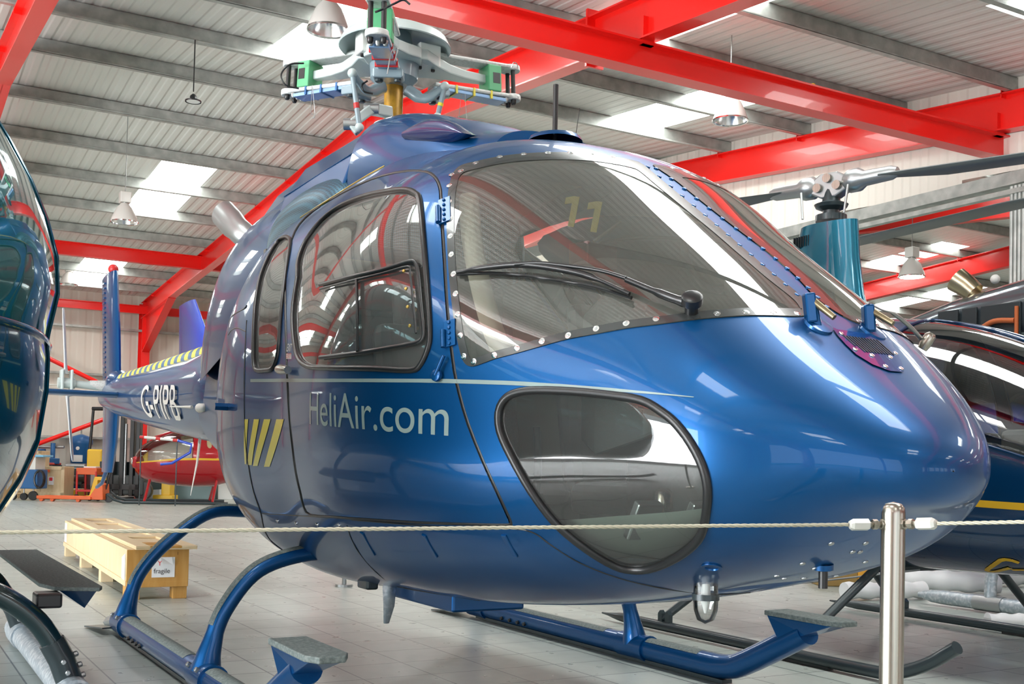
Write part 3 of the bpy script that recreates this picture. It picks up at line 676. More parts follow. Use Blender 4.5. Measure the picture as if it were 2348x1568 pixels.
frame_tube('window_divider', [(822,644),(824,720),(824,806)], .009, SATIN, slf, .008)
for x, y in ((932,625),(937,665),(941,706),(946,749)):
    p, n = on(x, y, .01); MB().disc(p, n, .006, .006, 10).obj('window_knob', mat('brass', (.6, .42, .12), .3, 1.), slf, 40)
# nose vent plate (louvred), brackets with rods, wipers
vp = [(1906,752),(1918,757),(1990,768),(2040,785),(2060,818),(2072,848),(2070,855),(2040,853),(2000,838),(1962,815),(1938,792),(1920,772)]
VPM = mat('vent_plate_paint', (.0, .07, .33), .2, .4, 1.)
pl = patch(B, 'nose_vent_plate', VPM, heli, hitp(vp), off=.004, step=.03)
b = MB()
for k in range(12):
    t = k/11; x0, y0 = 1933+75*t, 772+10*t; x1, y1 = 1976+72*t, 809+8*t
    if k == 0: x1, y1 = 1960, 796
    P = [on(x0+(x1-x0)*s/4, y0+(y1-y0)*s/4, .0045) for s in range(5)]
    for i in range(4): b.beam(P[i][0], P[i+1][0], .0045, .003, tuple(P[i][1]))
b.obj('vent_slots', BLACK, pl)
b = MB()
for x, y in ((1959,804),(1997,818),(2039,822),(2028,843),(2064,848),(2051,813),(1927,768)):
    p, n = on(x, y, .005); MB().disc(p, n, .008, .003, 12).obj('vent_screw', CHROME, pl, 40)
def bracket(foot, head, rod_end, dx):
    p, n = on(*foot); D = np.linalg.norm(p)*1.0
    hd = CAM+ray(*head)*(np.dot(p-CAM, CF)); re = CAM+ray(*rod_end)*(np.dot(p-CAM, CF)-.05)
    lo = p+(hd-p)*.72
    o = MB().beam(p-n*.01, lo, .038, .028, tuple(CR)).obj('bracket', BLUE, heli, bevel=.006)
    MB().beam(lo-np.array([0, 0, .05]), hd+np.array([-.004, 0, .012]), .04, .032, tuple(CR)).obj('bracket_head', BLUE, o, bevel=.006)
    MB().disc(p, n, .045, .01, 16).obj('bracket_foot', BLUE, o, 40)
    MB().tube([hd, hd+(re-hd)*.1, re], [.016, .011, .009], 10).obj('bracket_rod', mat('bronze_tube', (.2, .16, .09), .35, .7), o, 60)
    return hd
bracket((1876, 748), (1856, 682), (1913, 728), 0)
bracket((2000, 762), (1991, 708), (2048, 742), 0)
def path3(px, off): return [on(x, y, off)[0] for x, y in px]
wp = heli
arm = MB().tube(curve_pts(path3([(1590,716),(1555,707),(1500,685),(1440,659)], .03), 4), [.016]*4+[.013]*4+[.009]*5, 8).obj('wiper_arm', SATIN, heli, 60)
MB().tube(curve_pts(path3([(1440,659),(1380,640),(1300,627),(1240,620),(1190,622)], .035), 4), .006, 8).obj('wiper_rod', SATIN, arm, 60)
MB().tube(curve_pts(path3([(1058,634),(1120,625),(1200,620),(1280,630),(1360,650),(1448,690)], .028), 5), [.006]*3+[.010]*10+[.010]*8+[.006]*5, 8).obj('wiper_bridge', SATIN, arm, 60)
MB().tube(curve_pts(path3([(1053,633),(1130,631),(1210,638),(1290,650),(1370,665),(1450,690)], .012), 5), .006, 6).obj('wiper_blade', BLACK, arm, 60)
p, n = on(1586, 716, .0); MB().lathe([(.02, 0), (.02, .03), (.03, .032), (.03, .055), (.022, .06)], p, n, 16, True).obj('wiper_pivot', SATIN, arm, 50)
# far wiper, over the top of the nose
p = onx(1991, 700, XC+.25); q = onx(2050, 720, XC+.42); r_ = onx(2090, 752, XC+.55); e_ = onx(2118, 785, XC+.62)
fw = MB().tube(curve_pts([onx(1990, 694, XC+.1), p*.5+q*.5, q, r_, e_], 4), [.003]*8+[.007]*8+[.006], 8).obj('far_wiper_arm', DULL, heli, 60)
MB().lathe([(.016, 0), (.02, .02), (.02, .05), (.012, .06)], onx(2114, 800, XC+.6), (.3, -.4, .8), 12, True).obj('far_wiper_pivot', STEEL, fw, 50)
# antenna on the roof
p, n = on(1271, 331)
p = onx(1272, 322, XC-.15)
MB().lathe([(.11, -.01), (.10, .008), (.03, .02), (.001, .022)], p, (0, .05, 1), 20).obj('antenna_base', BLUE, heli, 60)
MB().tube([p, p+np.array([0, 0, .22]), onx(1276, 200, XC-.15)], [.010, .011, .007], 8).obj('whip_antenna', BLACK, heli, 60)
p = onx(1318, 325, XC); MB().tube([p, p+np.array([.02, .0, .14])], .0015, 5).obj('wire_antenna', BLACK, heli)
# roof window seal and gold roof line
seam('roof_stripe', [(688,497),(760,447),(840,403),(900,372),(960,352)], .006, mat('gold_roof_stripe', (.5, .38, .08), .3, .4, .5), off=.0)
# belly furniture
p = onx(1618, 1375, 2.2)
bl = MB().lathe([(.036, .06), (.038, 0), (.036, -.03), (.026, -.06), (.001, -.072)], p, seg=24).obj('belly_light', CGLASS, heli, 60)
MB().lathe([(.041, .0), (.041, .018), (.037, .018), (.037, 0)], p, seg=24).obj('light_clamp', DKGREY, bl, 50)
MB().lathe([(.012, .05), (.016, 0), (.004, -.04)], p, seg=12, cap=True).obj('bulb', WHITE, bl, 50)
p, n = on(1632, 1300); MB().lathe([(.03, 0), (.03, .004), (.02, .004), (.018, -.004)], p, n, 20).obj('flush_drain', BLUE, heli, 50)
p, n = on(1890, 1300, -.01); MB().lathe([(.02, 0), (.02, .02), (.013, .022), (.013, .07), (.011, .07)], p, (0, 0, -1), 12, True).obj('belly_stub', BLACK, heli, 50)
MB().lathe([(.03, 0), (.03, .016)], p, (.1, .1, -1), 10, True).obj('belly_stub', BLUE, heli, 50)
b = MB()
for x, y in ((1906,1246),(1955,1265),(1972,1265),(1985,1245),(1984,1288),(1917,1320),(1868,1303),(1840,1292),(1798,1326),(1781,1320),(1843,1325)):
    p, n = on(x, y); MB().disc(p, n, .009, .003, 8).obj('belly_fastener', DULL, heli, 40)
p = onx(893, 1345, 2.1); MB().tube([p+np.array([0, 0, .03]), p, p-np.array([0, .0, .09]), p-np.array([.0, -.025, .17])], [.02, .035, .028, .014], 8, True, .35).obj('belly_blade_aerial', SILVER, heli, 60)
p0, p1 = onx(945, 1370, 2.3), onx(1110, 1385, 2.3); MB().bx((2.15, p1[1], .39), (2.5, p0[1], .47)).obj('belly_box', BLUE, heli, bevel=.01)
p, n = on(806, 1330); MB().prism([(0, 0), (.1, 0), (.045, -.04)], lambda a: (p[0]+.3, p[1]-a[0]+.4, .46+a[1]), lambda a: (p[0]+.32, p[1]-a[0]+.4, .46+a[1])).obj('belly_fin_aerial', BLUE, heli)
p, n = on(521, 933, .0); p2 = p+np.array([-.06, .0, .0]); MB().tube([p+n*-.02, p+n*.06], .02, 6).obj('rear_latch', BLUE, heli)
for x, y in ((790+40, 1220), (972, 1225), (1155, 1225)):
    pa, n = on(x, y); pb, _ = on(x+28, y+50); MB().beam(pa, pb, .02, .012, tuple(n)).obj('belly_hinge', BLUE, heli, bevel=.003)
b = MB()
for x, y in ((637,1194),(680,1199),(728,1202),(778,1204)):
    p, n = on(x, y); MB().disc(p, n, .009, .006, 12).obj('sill_stud', CHROME, heli, 50)
# ---- interior
LIN = mat('grey_green_liner', (.22, .26, .23), .7)
patch(B, 'nose_liner', LIN, heli, [(q_s, t_) for q_s, t_ in ((.5, -1.5), (1.05, -1.5), (1.05, -.5), (.5, -.5))], off=-.05, step=.07, flip=True)
patch(B, 'nose_liner', LIN, heli, mir([(.5, -1.5), (1.05, -1.5), (1.05, -.5), (.5, -.5)]), off=-.05, step=.07, flip=True)
for g in (0, 1):
    P_ = [B.hit(x, y) for x, y in ((1062,420),(1066,520),(1080,620),(1104,730),(1130,800))]
    MB().tube(curve_pts([B.P(q, PI-t if g else t, -.06)[0] for q, t in P_], 4), .022, 8, True, 1.6).obj('door_pillar_trim', CREAM, heli, 60)
def cushion(b, c, d, R=None): return b.box(c, d, R)
def seat(x, y, wide=.46):
    t = MB().box((x, y, .88), (wide, .5, .14)).obj('seat', SEAT, heli, bevel=.04)
    MB().box((x, y+.32, 1.24), (wide, .12, .7), Matrix.Rotation(-.2, 3, 'X')).obj('seat_back', SEAT, t, bevel=.05)
    MB().box((x, y+.42, 1.66), (wide*.55, .1, .2), Matrix.Rotation(-.2, 3, 'X')).obj('headrest', SEAT, t, bevel=.04)
    MB().box((x, y+.02, .74), (wide*.8, .4, .2)).obj('seat_box', INTER, t)
    return t
for x in (2.0, 2.87): seat(x, 3.85)
MB().box((XC, 5.1, .9), (1.45, .5, .16)).obj('rear_bench', SEAT, heli, bevel=.05)
MB().box((XC, 5.45, 1.4), (1.4, .14, .85), Matrix.Rotation(-.15, 3, 'X')).obj('rear_bench_back', SEAT, heli, bevel=.05)
def deck(name, y0, y1, z, m, n=14):
    L_ = [B.P(*B.side(y, z-.03))[0] for y in np.linspace(y0, y1, n)]; L_ = [(p[0]+.03, p[1]) for p in L_]
    poly = L_+[(2*XC-a, b) for a, b in reversed(L_)]
    return MB().prism(poly, lambda p: (p[0], p[1], z-.03), lambda p: (p[0], p[1], z)).obj(name, m, heli)
deck('cockpit_floor', 2.42, 3.1, .74, mat('blue_carpet', (.02, .12, .22), .9)); deck('cabin_floor', 3.1, 5.9, .74, INTER)
MB().bx((XC-.7, 5.6, .7), (XC+.7, 5.64, 2.1)).obj('rear_bulkhead', SIL, heli)
ip = MB(); 
rs = []
for y, z0, z1, w in ((2.5, 1.2, 1.42, .3), (2.72, 1.1, 1.56, .42), (2.95, 1.05, 1.6, .44), (3.05, 1.1, 1.56, .43)):
    rs.append([(XC-w, y, z0), (XC-w, y, z1-.06), (XC-w+.06, y, z1), (XC+w-.06, y, z1), (XC+w, y, z1-.06), (XC+w, y, z0)])
ip.rings(rs); pan = ip.obj('instrument_panel', INTER, heli, bevel=.01)
MB().bx((XC-.14, 2.7, .68), (XC+.14, 3.2, 1.12)).obj('centre_console', INTER, heli, bevel=.02)
for i, dx in enumerate((-.3, -.15, 0, .15, .3)):
    for z in (1.25, 1.42): MB().lathe([(.055, 0), (.055, -.02), (.045, -.02), (.044, -.005)], (XC+dx, 3.055, z), (0, -1, 0), 20, True).obj('gauge', BLACK, pan, 40)
cp = on(1360, 590)[0]; dirv = (cp-CAM)/np.linalg.norm(cp-CAM)
bxp = CAM+dirv*(np.linalg.norm(cp-CAM)+.13)
bo = MB().box(bxp, (.15, .08, .075), Matrix.Rotation(.3, 3, 'Z')).obj('avionics_box', mat('black_avionics', (.09, .045, .04), .4), heli, bevel=.006)
MB().box(bxp+np.array([-.04, -.045, 0]), (.035, .012, .02), Matrix.Rotation(.3, 3, 'Z')).obj('box_label', WHITE, bo)
MB().tube([bxp+np.array([0, 0, .05]), bxp+np.array([.09, -.02, .12])], .006, 6).obj('box_stay', DKGREY, bo)
for x in (2.05, 2.85):
    MB().tube(curve_pts([(x, 3.45, .7), (x, 3.38, .95), (x-.02, 3.36, 1.15)], 5), .014, 8).obj('cyclic_stick', DKGREY, heli, 60)
    for dx in (-.1, .1): MB().box((x+dx, 2.62, .86), (.09, .03, .12), Matrix.Rotation(.5, 3, 'X')).obj('pedal', DULL, heli, bevel=.006)
for dx in (-.25, -.05, .16):
    MB().lathe([(.06, 0), (.05, .02), (.022, .03), (.022, .13), (.03, .15), (.028, .2), (.015, .21)], (XC-.05+dx, 2.72+abs(dx)*.2, .74), seg=16, cap=True).obj('chrome_fitting', STEEL, heli, 50)
def reflected_digit(px, py):
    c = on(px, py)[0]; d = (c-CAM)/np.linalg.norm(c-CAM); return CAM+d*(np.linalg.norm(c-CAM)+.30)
for px, py in ((1313, 485), (1365, 497)):  # a windshield reflection of yellow figures, modelled as solid digits behind the glass
    c = reflected_digit(px, py); R = Matrix((tuple(CR), tuple(CU), tuple(-CF))).transposed() @ Matrix.Rotation(-.1, 3, 'Z')
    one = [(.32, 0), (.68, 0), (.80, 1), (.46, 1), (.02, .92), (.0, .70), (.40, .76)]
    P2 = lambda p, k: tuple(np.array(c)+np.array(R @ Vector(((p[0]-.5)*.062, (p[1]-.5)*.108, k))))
    MB().prism(one, lambda p: P2(p, -.004), lambda p: P2(p, .004)).obj('reflected_number_one', YELLOW, heli, bevel=.002)
# ---- cowlings
def shell(name, secs, m, parent=heli, n=28, floor_=True):   # secs: (y, z base, z top, half width, exponent[, xc])
    rs = []
    for s in secs:
        y, zb_, zt_, w, ex = s[:5]; xc = s[5] if len(s) > 5 else XC; r = []
        for k in range(n+1):
            a = PI*k/n; c, si = math.cos(a), math.sin(a); r.append((xc-w*math.copysign(abs(c)**(2/ex), c), y, zb_+(zt_-zb_)*si**(2/ex)))
        rs.append(r)
    return MB().rings(rs, True, True, False).obj(name, m, parent, 50)
def smoothsecs(secs, n=5):
    a = np.array([list(s)+[XC]*(6-len(s)) for s in secs]); u = np.arange(len(a)); fs = [Spl(u.astype(float), a[:, k]) for k in range(6)]
    return [tuple(float(f(x)) for f in fs) for x in np.linspace(0, len(a)-1, (len(a)-1)*n+1)]
shell('gearbox_cowling', smoothsecs([(3.95, 2.2, 2.40, .30, 2.8), (4.22, 2.2, 2.46, .37, 2.8), (4.4, 2.2, 2.55, .40, 2.8), (4.6, 2.2, 2.62, .43, 2.8), (4.8, 2.2, 2.69, .45, 2.9), (5.0, 2.2, 2.745, .46, 3), (5.12, 2.2, 2.755, .46, 3.2)]), BLUE)
rs = []
for y, k_, zt_ in ((5.13, 1, 2.72), (5.6, 1, 2.725), (6.2, .98, 2.74), (6.22, .94, 2.72), (6.85, .82, 2.72)):
    pr2 = [(-.50, 2.1), (-.48, 2.35), (-.42, 2.53), (-.30, zt_-.03), (-.22, zt_)]
    rs.append([(XC+a_*k_, y, z_) for a_, z_ in pr2]+[(XC-a_*k_, y, z_) for a_, z_ in reversed(pr2)])
rt = MB().rings(rs, True, True, False).obj('rear_cowling_box', BLUE, heli, bevel=.012)
shell('engine_cowling', smoothsecs([(5.98, 1.8, 2.50, .575, 3.6), (6.2, 1.8, 2.55, .58, 3.3), (6.6, 1.7, 2.61, .58, 3.0), (7.1, 1.6, 2.63, .56, 2.7), (7.6, 1.55, 2.59, .5, 2.4), (8.0, 1.6, 2.45, .4, 2.1), (8.3, 1.75, 2.25, .26, 2), (8.42, 1.9, 2.06, .08, 2)]), BLUE)
b = MB()
for k in range(60):
    t = k/59; y = 5.16+1.04*t; b.disc((XC-.421+.008*t, y, 2.53), (-1, 0, .5), .0055, .004, 6)
b.obj('cowling_rivets', BLUE, rt)
# intake mesh: a bulged fine screen
def mesh_build(nt, b_):
    L = nt.links.new; tc = N(nt, 'ShaderNodeTexCoord'); v = N(nt, 'ShaderNodeTexVoronoi'); v.inputs['Scale'].default_value = 95; v.inputs['Randomness'].default_value = .1
    L(tc.outputs['Object'], v.inputs['Vector']); r = N(nt, 'ShaderNodeValToRGB'); r.color_ramp.elements[0].color = (.004, .012, .02, 1); r.color_ramp.elements[0].position = .3; r.color_ramp.elements[1].color = (.04, .16, .24, 1); r.color_ramp.elements[1].position = .5
    L(v.outputs['Distance'], r.inputs[0]); L(r.outputs[0], b_.inputs['Base Color']); b_.inputs['Roughness'].default_value = .4; b_.inputs['Metallic'].default_value = .4
MESHM = node_mat('intake_mesh', mesh_build)
shell('intake_screen', smoothsecs([(4.98, 2.05, 2.30, .46, 4), (5.08, 2.0, 2.41, .53, 4.5), (5.3, 2.0, 2.47, .565, 5), (5.6, 2.0, 2.49, .575, 5), (5.9, 2.0, 2.48, .575, 4.5), (6.02, 2.0, 2.46, .57, 4)]), MESHM)
# gearbox scoop
rs = []
for k in range(13):
    u = k/12; y = 4.62-.50*u; z = 2.50-.06*u-.05*u*u; h = .06*math.sin(PI*min(1, .08+u*.95))**.7; xs_ = XC-.30-.06*(1-u)
    rs.append([(xs_+.035*math.cos(a_)-.5*h*math.sin(a_)*-1*.0, y, z+h*math.sin(a_)) for a_ in np.linspace(0, 2*PI, 14, endpoint=False)])
MB().rings(rs).obj('cowling_intake', mat('dark_blue_recess', (0, .02, .12), .3, .3, 1), heli, 60)
# exhaust
ex = onx(552, 532, 2.2); e2 = onx(512, 496, 2.15)
o = MB().tube(curve_pts([ex+np.array([.1, -.15, -.12]), ex, e2+np.array([0, .0, .02])], 5), [.08]*4+[.09]*3+[.1]*4, 24, False, .8).obj('exhaust_pipe', DULL, heli, 60)
# ---- tail
rs = []
for y, z, r, w in ((7.5, 1.5, .30, .26), (8.1, 1.51, .40, .38), (8.4, 1.52, .395, .375), (9.2, 1.53, .36, .34), (11, 1.6, .29, .27), (12.6, 1.68, .23, .2), (13.2, 1.72, .2, .17), (13.9, 1.74, .13, .1)):
    rs.append([(XC+w*math.cos(a), y, z+r*math.sin(a)) for a in np.linspace(0, 2*PI, 28, endpoint=False)])
tb = MB().rings(rs).obj('tail_boom', BLUE, heli, 60)
# drive shaft cover with hazard stripes
def stripe_build(nt, b_):
    L = nt.links.new; tc = N(nt, 'ShaderNodeTexCoord'); sp = N(nt, 'ShaderNodeSeparateXYZ'); L(tc.outputs['Object'], sp.inputs[0])
    m1 = N(nt, 'ShaderNodeMath', operation='MULTIPLY_ADD'); m1.inputs[1].default_value = -1.4; L(sp.outputs[2], m1.inputs[0]); L(sp.outputs[1], m1.inputs[2])
    dv = N(nt, 'ShaderNodeMath', operation='DIVIDE'); dv.inputs[1].default_value = .26; L(m1.outputs[0], dv.inputs[0]); fr_ = N(nt, 'ShaderNodeMath', operation='FRACT'); L(dv.outputs[0], fr_.inputs[0])
    g = N(nt, 'ShaderNodeMath', operation='GREATER_THAN'); g.inputs[1].default_value = .5; L(fr_.outputs[0], g.inputs[0])
    x = N(nt, 'ShaderNodeMix', data_type='RGBA'); x.inputs[6].default_value = (.0, .09, .22, 1); x.inputs[7].default_value = (.78, .66, .02, 1); L(g.outputs[0], x.inputs[0]); L(x.outputs[2], b_.inputs['Base Color']); b_.inputs['Roughness'].default_value = .35
STRIPEM = node_mat('hazard_stripes', stripe_build)
rs = []
for y, z, r, h in ((8.0, 1.86, .16, .12), (9.2, 1.85, .15, .12), (11, 1.85, .13, .11), (12.4, 1.86, .11, .1), (12.9, 1.87, .1, .09)):
    rs.append([(XC-r*math.cos(a), y, z-.1+(h+.1)*math.sin(a)**.7) for a in np.linspace(.0, PI, 15)])
sc_o = MB().rings(rs, True, True, False).obj('drive_shaft_cover', STRIPEM, heli, 60)
MB().lathe([(.001, -.22), (.11, -.2), (.15, -.05), (.14, .1), (.07, .14)], (XC, 13.15, 1.86), (0, 1, .1), 20).obj('tail_gearbox_fairing', BLUE, heli, 60)
class Cone:
    xc = XC
    def side(s, y, z): return (y, z)
    def P(s, y, z, off=0.):
        y = float(y); z = float(z); zc = np.interp(y, [8.2, 9.2, 11, 12.6], [1.52, 1.53, 1.6, 1.68]); r = np.interp(y, [8.2, 9.2, 11, 12.6], [.40, .36, .29, .23]); w = np.interp(y, [8.2, 9.2, 11, 12.6], [.39, .34, .27, .2])
        return np.array([[XC-w*math.sqrt(max(0, 1-((z-zc)/r)**2))-off, y, z]])
pa, pb = onx(335, 955, XC-.25), onx(412, 965, XC-.33)
drape_text(Cone(), 'G-PIPB', (pa[1], pa[2]), (pb[1], pb[2]), .3, WHITE, heli, 'tail_registration', off=.012)
pr = [onx(x, y, XC-.37) for x, y in ((390, 932), (440, 933), (468, 934))]
MB().tube([pr[0], pr[1]], [.004, .012], 8).obj('tail_probe', WHITE, heli, 60); MB().lathe([(.012, 0), (.03, .02), (.035, .12), (.012, .2)], pr[2], (0, 1, 0), 12, True).obj('tail_probe', WHITE, heli, 60)
MB().tube([onx(458, 1010, XC-.2), onx(452, 1060, XC-.1), onx(437, 1135, XC)], [.03, .022, .006], 8, True, .4).obj('whip_aerial', WHITE, heli, 60)
def foil(b, secs, n=16):    # secs: (leading edge xyz, trailing edge xyz, thickness, thickness direction)
    rs = []
    for le, te, th, td in secs:
        le, te, td = np.array(le, float), np.array(te, float), np.array(td, float); r = []
        for k in range(n):
            a = 2*PI*k/n; c = (1-math.cos(a))/2; s = math.sin(a); r.append(tuple(le+(te-le)*c+td*th/2*s*(1.25-.85*c)))
        rs.append(r)
    return b.rings(rs)
td = (1, 0, 0)
vf = foil(MB(), [((XC, 13.15, 1.8), (XC, 14.15, 1.8), .13, td), ((XC, 13.3, 2.5), (XC, 14.3, 2.5), .12, td), ((XC, 13.55, 3.2), (XC, 14.45, 3.2), .1, td)]).obj('upper_fin', BLUE, heli, 60)
b = MB()
for k in range(20): b.bx((XC-.058, 13.72+.014*k, 1.95+.06*k), (XC-.03, 13.86+.014*k, 1.97+.06*k))
b.obj('fin_ribs', BLUE, vf)
MB().sph((XC, 13.75, 3.24), .06, 12, 8).obj('red_fin_lamp', REDTAPE, vf, 180)
foil(MB(), [((XC, 13.15, 1.75), (XC, 14.1, 1.75), .13, td), ((XC, 13.25, 1.2), (XC, 14.05, 1.2), .11, td), ((XC, 13.45, .85), (XC, 14.05, .85), .09, td)]).obj('lower_fin', BLUE, heli, 60)
MB().tube([(XC, 13.7, .9), (XC, 14.0, .72), (XC, 14.35, .66)], [.03, .022, .02], 8).obj('tail_skid', BLUE, heli, 60)
foil(MB(), [((XC-1.27, 11.95, 1.67), (XC-1.27, 12.42, 1.67), .07, (0, 0, 1)), ((XC+1.27, 11.95, 1.67), (XC+1.27, 12.42, 1.67), .07, (0, 0, 1))]).obj('stabiliser', BLUE, heli, 60)
tx = float(ony(152, 878, 13.45)[0]); tz = float(ony(152, 878, 13.45)[2])
tr = MB().tube([(XC, 13.45, tz-.03), (tx, 13.45, tz)], [.05, .04], 14).obj('tail_rotor_shaft', HUBW, heli, 60)
MB().tube([(tx+.5, 13.45, tz-.02), (tx+.25, 13.45, tz)], [.08, .045], 14).obj('shaft_sleeve', HUBW2, tr, 60)
for sx in (-.05, .05):
    MB().box((tx+sx, 13.45, tz), (.03, .16, .3)).obj('hub_plate', HUBW, tr, bevel=.012)
MB().lathe([(.06, -.09), (.06, .09)], (tx, 13.45, tz), (1, 0, 0), 16, True).obj('hub_drum', HUBW, tr, 40)
for s, tipx, in ((1, (145, 707)), (-1, (166, 1056))):
    tp = ony(*tipx, 13.45); R_ = [tx+(tp[0]-tx)*f for f in (.12, .3, .9, 1)]; Z_ = [tz+(tp[2]-tz)*f for f in (.12, .3, .9, 1)]
    foil(MB(), [((R_[0]-.01, 13.41, Z_[0]), (R_[0]+.01, 13.49, Z_[0]), .05, td), ((R_[1]-.02, 13.36, Z_[1]), (R_[1]+.03, 13.54, Z_[1]), .03, (1, .1, 0)), ((R_[2]-.02, 13.36, Z_[2]), (R_[2]+.03, 13.54, Z_[2]), .025, (1, .1, 0)), ((R_[3]-.01, 13.40, Z_[3]), (R_[3]+.02, 13.5, Z_[3]), .02, (1, .1, 0))]).obj('tail_rotor_blade', mat('pale_blade', (.62, .66, .68), .3, 0, .4), tr, 60)
# ---- landing gear
SKX = (1.297, 3.578); zs = .075
CT = [('cross_tube', 4.86), ('cross_tube', 6.60)]
for i, X in enumerate(SKX):
    s = -1 if i == 0 else 1
    sk = MB().tube(curve_pts([(X, 6.72, zs), (X, 6.0, zs), (X, 5.0, zs), (X, 4.35, zs), (X, 4.12, zs+.01), (X, 3.97, zs+.06), (X, 3.60, zs+.245)], 6), .058, 20).obj('skid_tube', BLUE, heli, 60)
    rs = [[(X+.0592*math.sin(a), y, zs+.0592*math.cos(a)) for a in np.linspace(-.75, .75, 9)] for y in (6.45, 5.1)]
    MB().rings(rs, False, False, False).obj('skid_grip_strip', GRIP, sk, 60)
    rs = [[(X+.0592*math.sin(a), y, zs+.0592*math.cos(a)) for a in np.linspace(-.75, .75, 9)] for y in (4.72, 4.3)]
    MB().rings(rs, False, False, False).obj('skid_grip_strip', GRIP, sk, 60)
    MB().bx((X-.03, 4.12, .004), (X+.03, 6.6, .022)).obj('skid_shoe', DKGREY, sk)
    b = MB()
    for y in (6.2, 6.1, 6.0, 5.92): b.disc((X-.05 , y, zs-.02), (-1, 0, -.3), .012, .02, 8)
    b.obj('skid_bolts', BLACK, sk)
    # step plate on the toe
    st = MB(); tz0 = .372; pts = [(-.07, 3.80), (-.075, 3.42), (-.045, 3.36), (.045, 3.36), (.075, 3.42), (.07, 3.80)]
    st.prism(pts, lambda p: (X+p[0], p[1], tz0), lambda p: (X+p[0], p[1], tz0+.022)); so = st.obj('step_plate', GRIP, sk, bevel=.004)
    MB().add([(X-.066, 3.40, tz0), (X+.066, 3.40, tz0), (X+.064, 3.79, tz0), (X-.064, 3.79, tz0), (X-.05, 3.57, tz0-.06), (X+.05, 3.57, tz0-.06), (X+.05, 3.72, tz0-.12), (X-.05, 3.72, tz0-.12)],
             [(0, 1, 2, 3), (0, 4, 5, 1), (1, 5, 6, 2), (2, 6, 7, 3), (3, 7, 4, 0), (4, 7, 6, 5)]).obj('step_gusset', BLUE, sk, bevel=.004)
    # steel spring strip at the heel
    MB().tube(curve_pts([(X, 6.7, .07), (X+.02, 6.95, .05), (X+.02, 7.15, .012)], 4), .035, 6, True, 1.2).obj('heel_spring', DULL, sk)
    MB().beam((X-.06, 6.7, .04), (X-.1, 7.05, .008), .09, .008).obj('heel_spring', DKGREY, sk)
    for nm, Y in CT:
        belly = .50 if Y < 5.5 else .62
        path = curve_pts([(X, Y, zs+.02), (X-s*.02, Y, .2), (X-s*.075, Y, .36), (X-s*.22, Y, .53), (X-s*.46, Y, belly+.08 if Y > 5.5 else .6), (X-s*.72, Y, belly+.09)], 7)
        n = len(path); rr = [.068-.03*min(1, k/10) for k in range(n)]
        ct = MB().tube(path, rr, 18, True, 1., (0, 1, 0)).obj(nm, BLUE, heli, 60)
        # grip tape on the upper outside of the arch
        rs = []
        for k in range(11, n-1):
            p_, t_ = path[k], (path[min(k+1, n-1)]-path[k-1]).normalized(); o_ = Vector((0, 1, 0)).cross(t_)*(-1 if s > 0 else 1)
            if o_.z < 0: o_ = -o_
            rs.append([p_+(o_*math.cos(a)+Vector((0, 1, 0))*math.sin(a))*(rr[k]+.0012) for a in np.linspace(-.8, .8, 7)])
        MB().rings(rs, False, False, False).obj('grip_tape', GRIP, ct, 60)
        MB().tube([(X, Y-.11, zs), (X, Y+.11, zs)], .066, 20).obj('saddle', BLUE, ct, 60)
        MB().tube([(X, Y-.13, zs), (X, Y-.1, zs)], .069, 20).obj('saddle_band', BLUE, ct, 60)
        b = MB()
        for dy in (-.07, .07): b.disc((X+s*.05, Y+dy, zs+.04), (s, 0, .6), .012, .018, 8)
        b.obj('saddle_bolts', DULL, ct)
MB().bx((2.0, 4.78, .43), (2.06, 4.9, .52)).obj('tube_clamp', DKGREY, heli, bevel=.01)
MB().tube([(2.0, 4.86, .56), (2.9, 4.86, .56)], .04, 14).obj('cross_tube_centre', BLUE, heli, 60)
MB().tube([(2.0, 6.6, .70), (2.9, 6.6, .70)], .04, 14).obj('cross_tube_centre', BLUE, heli, 60)
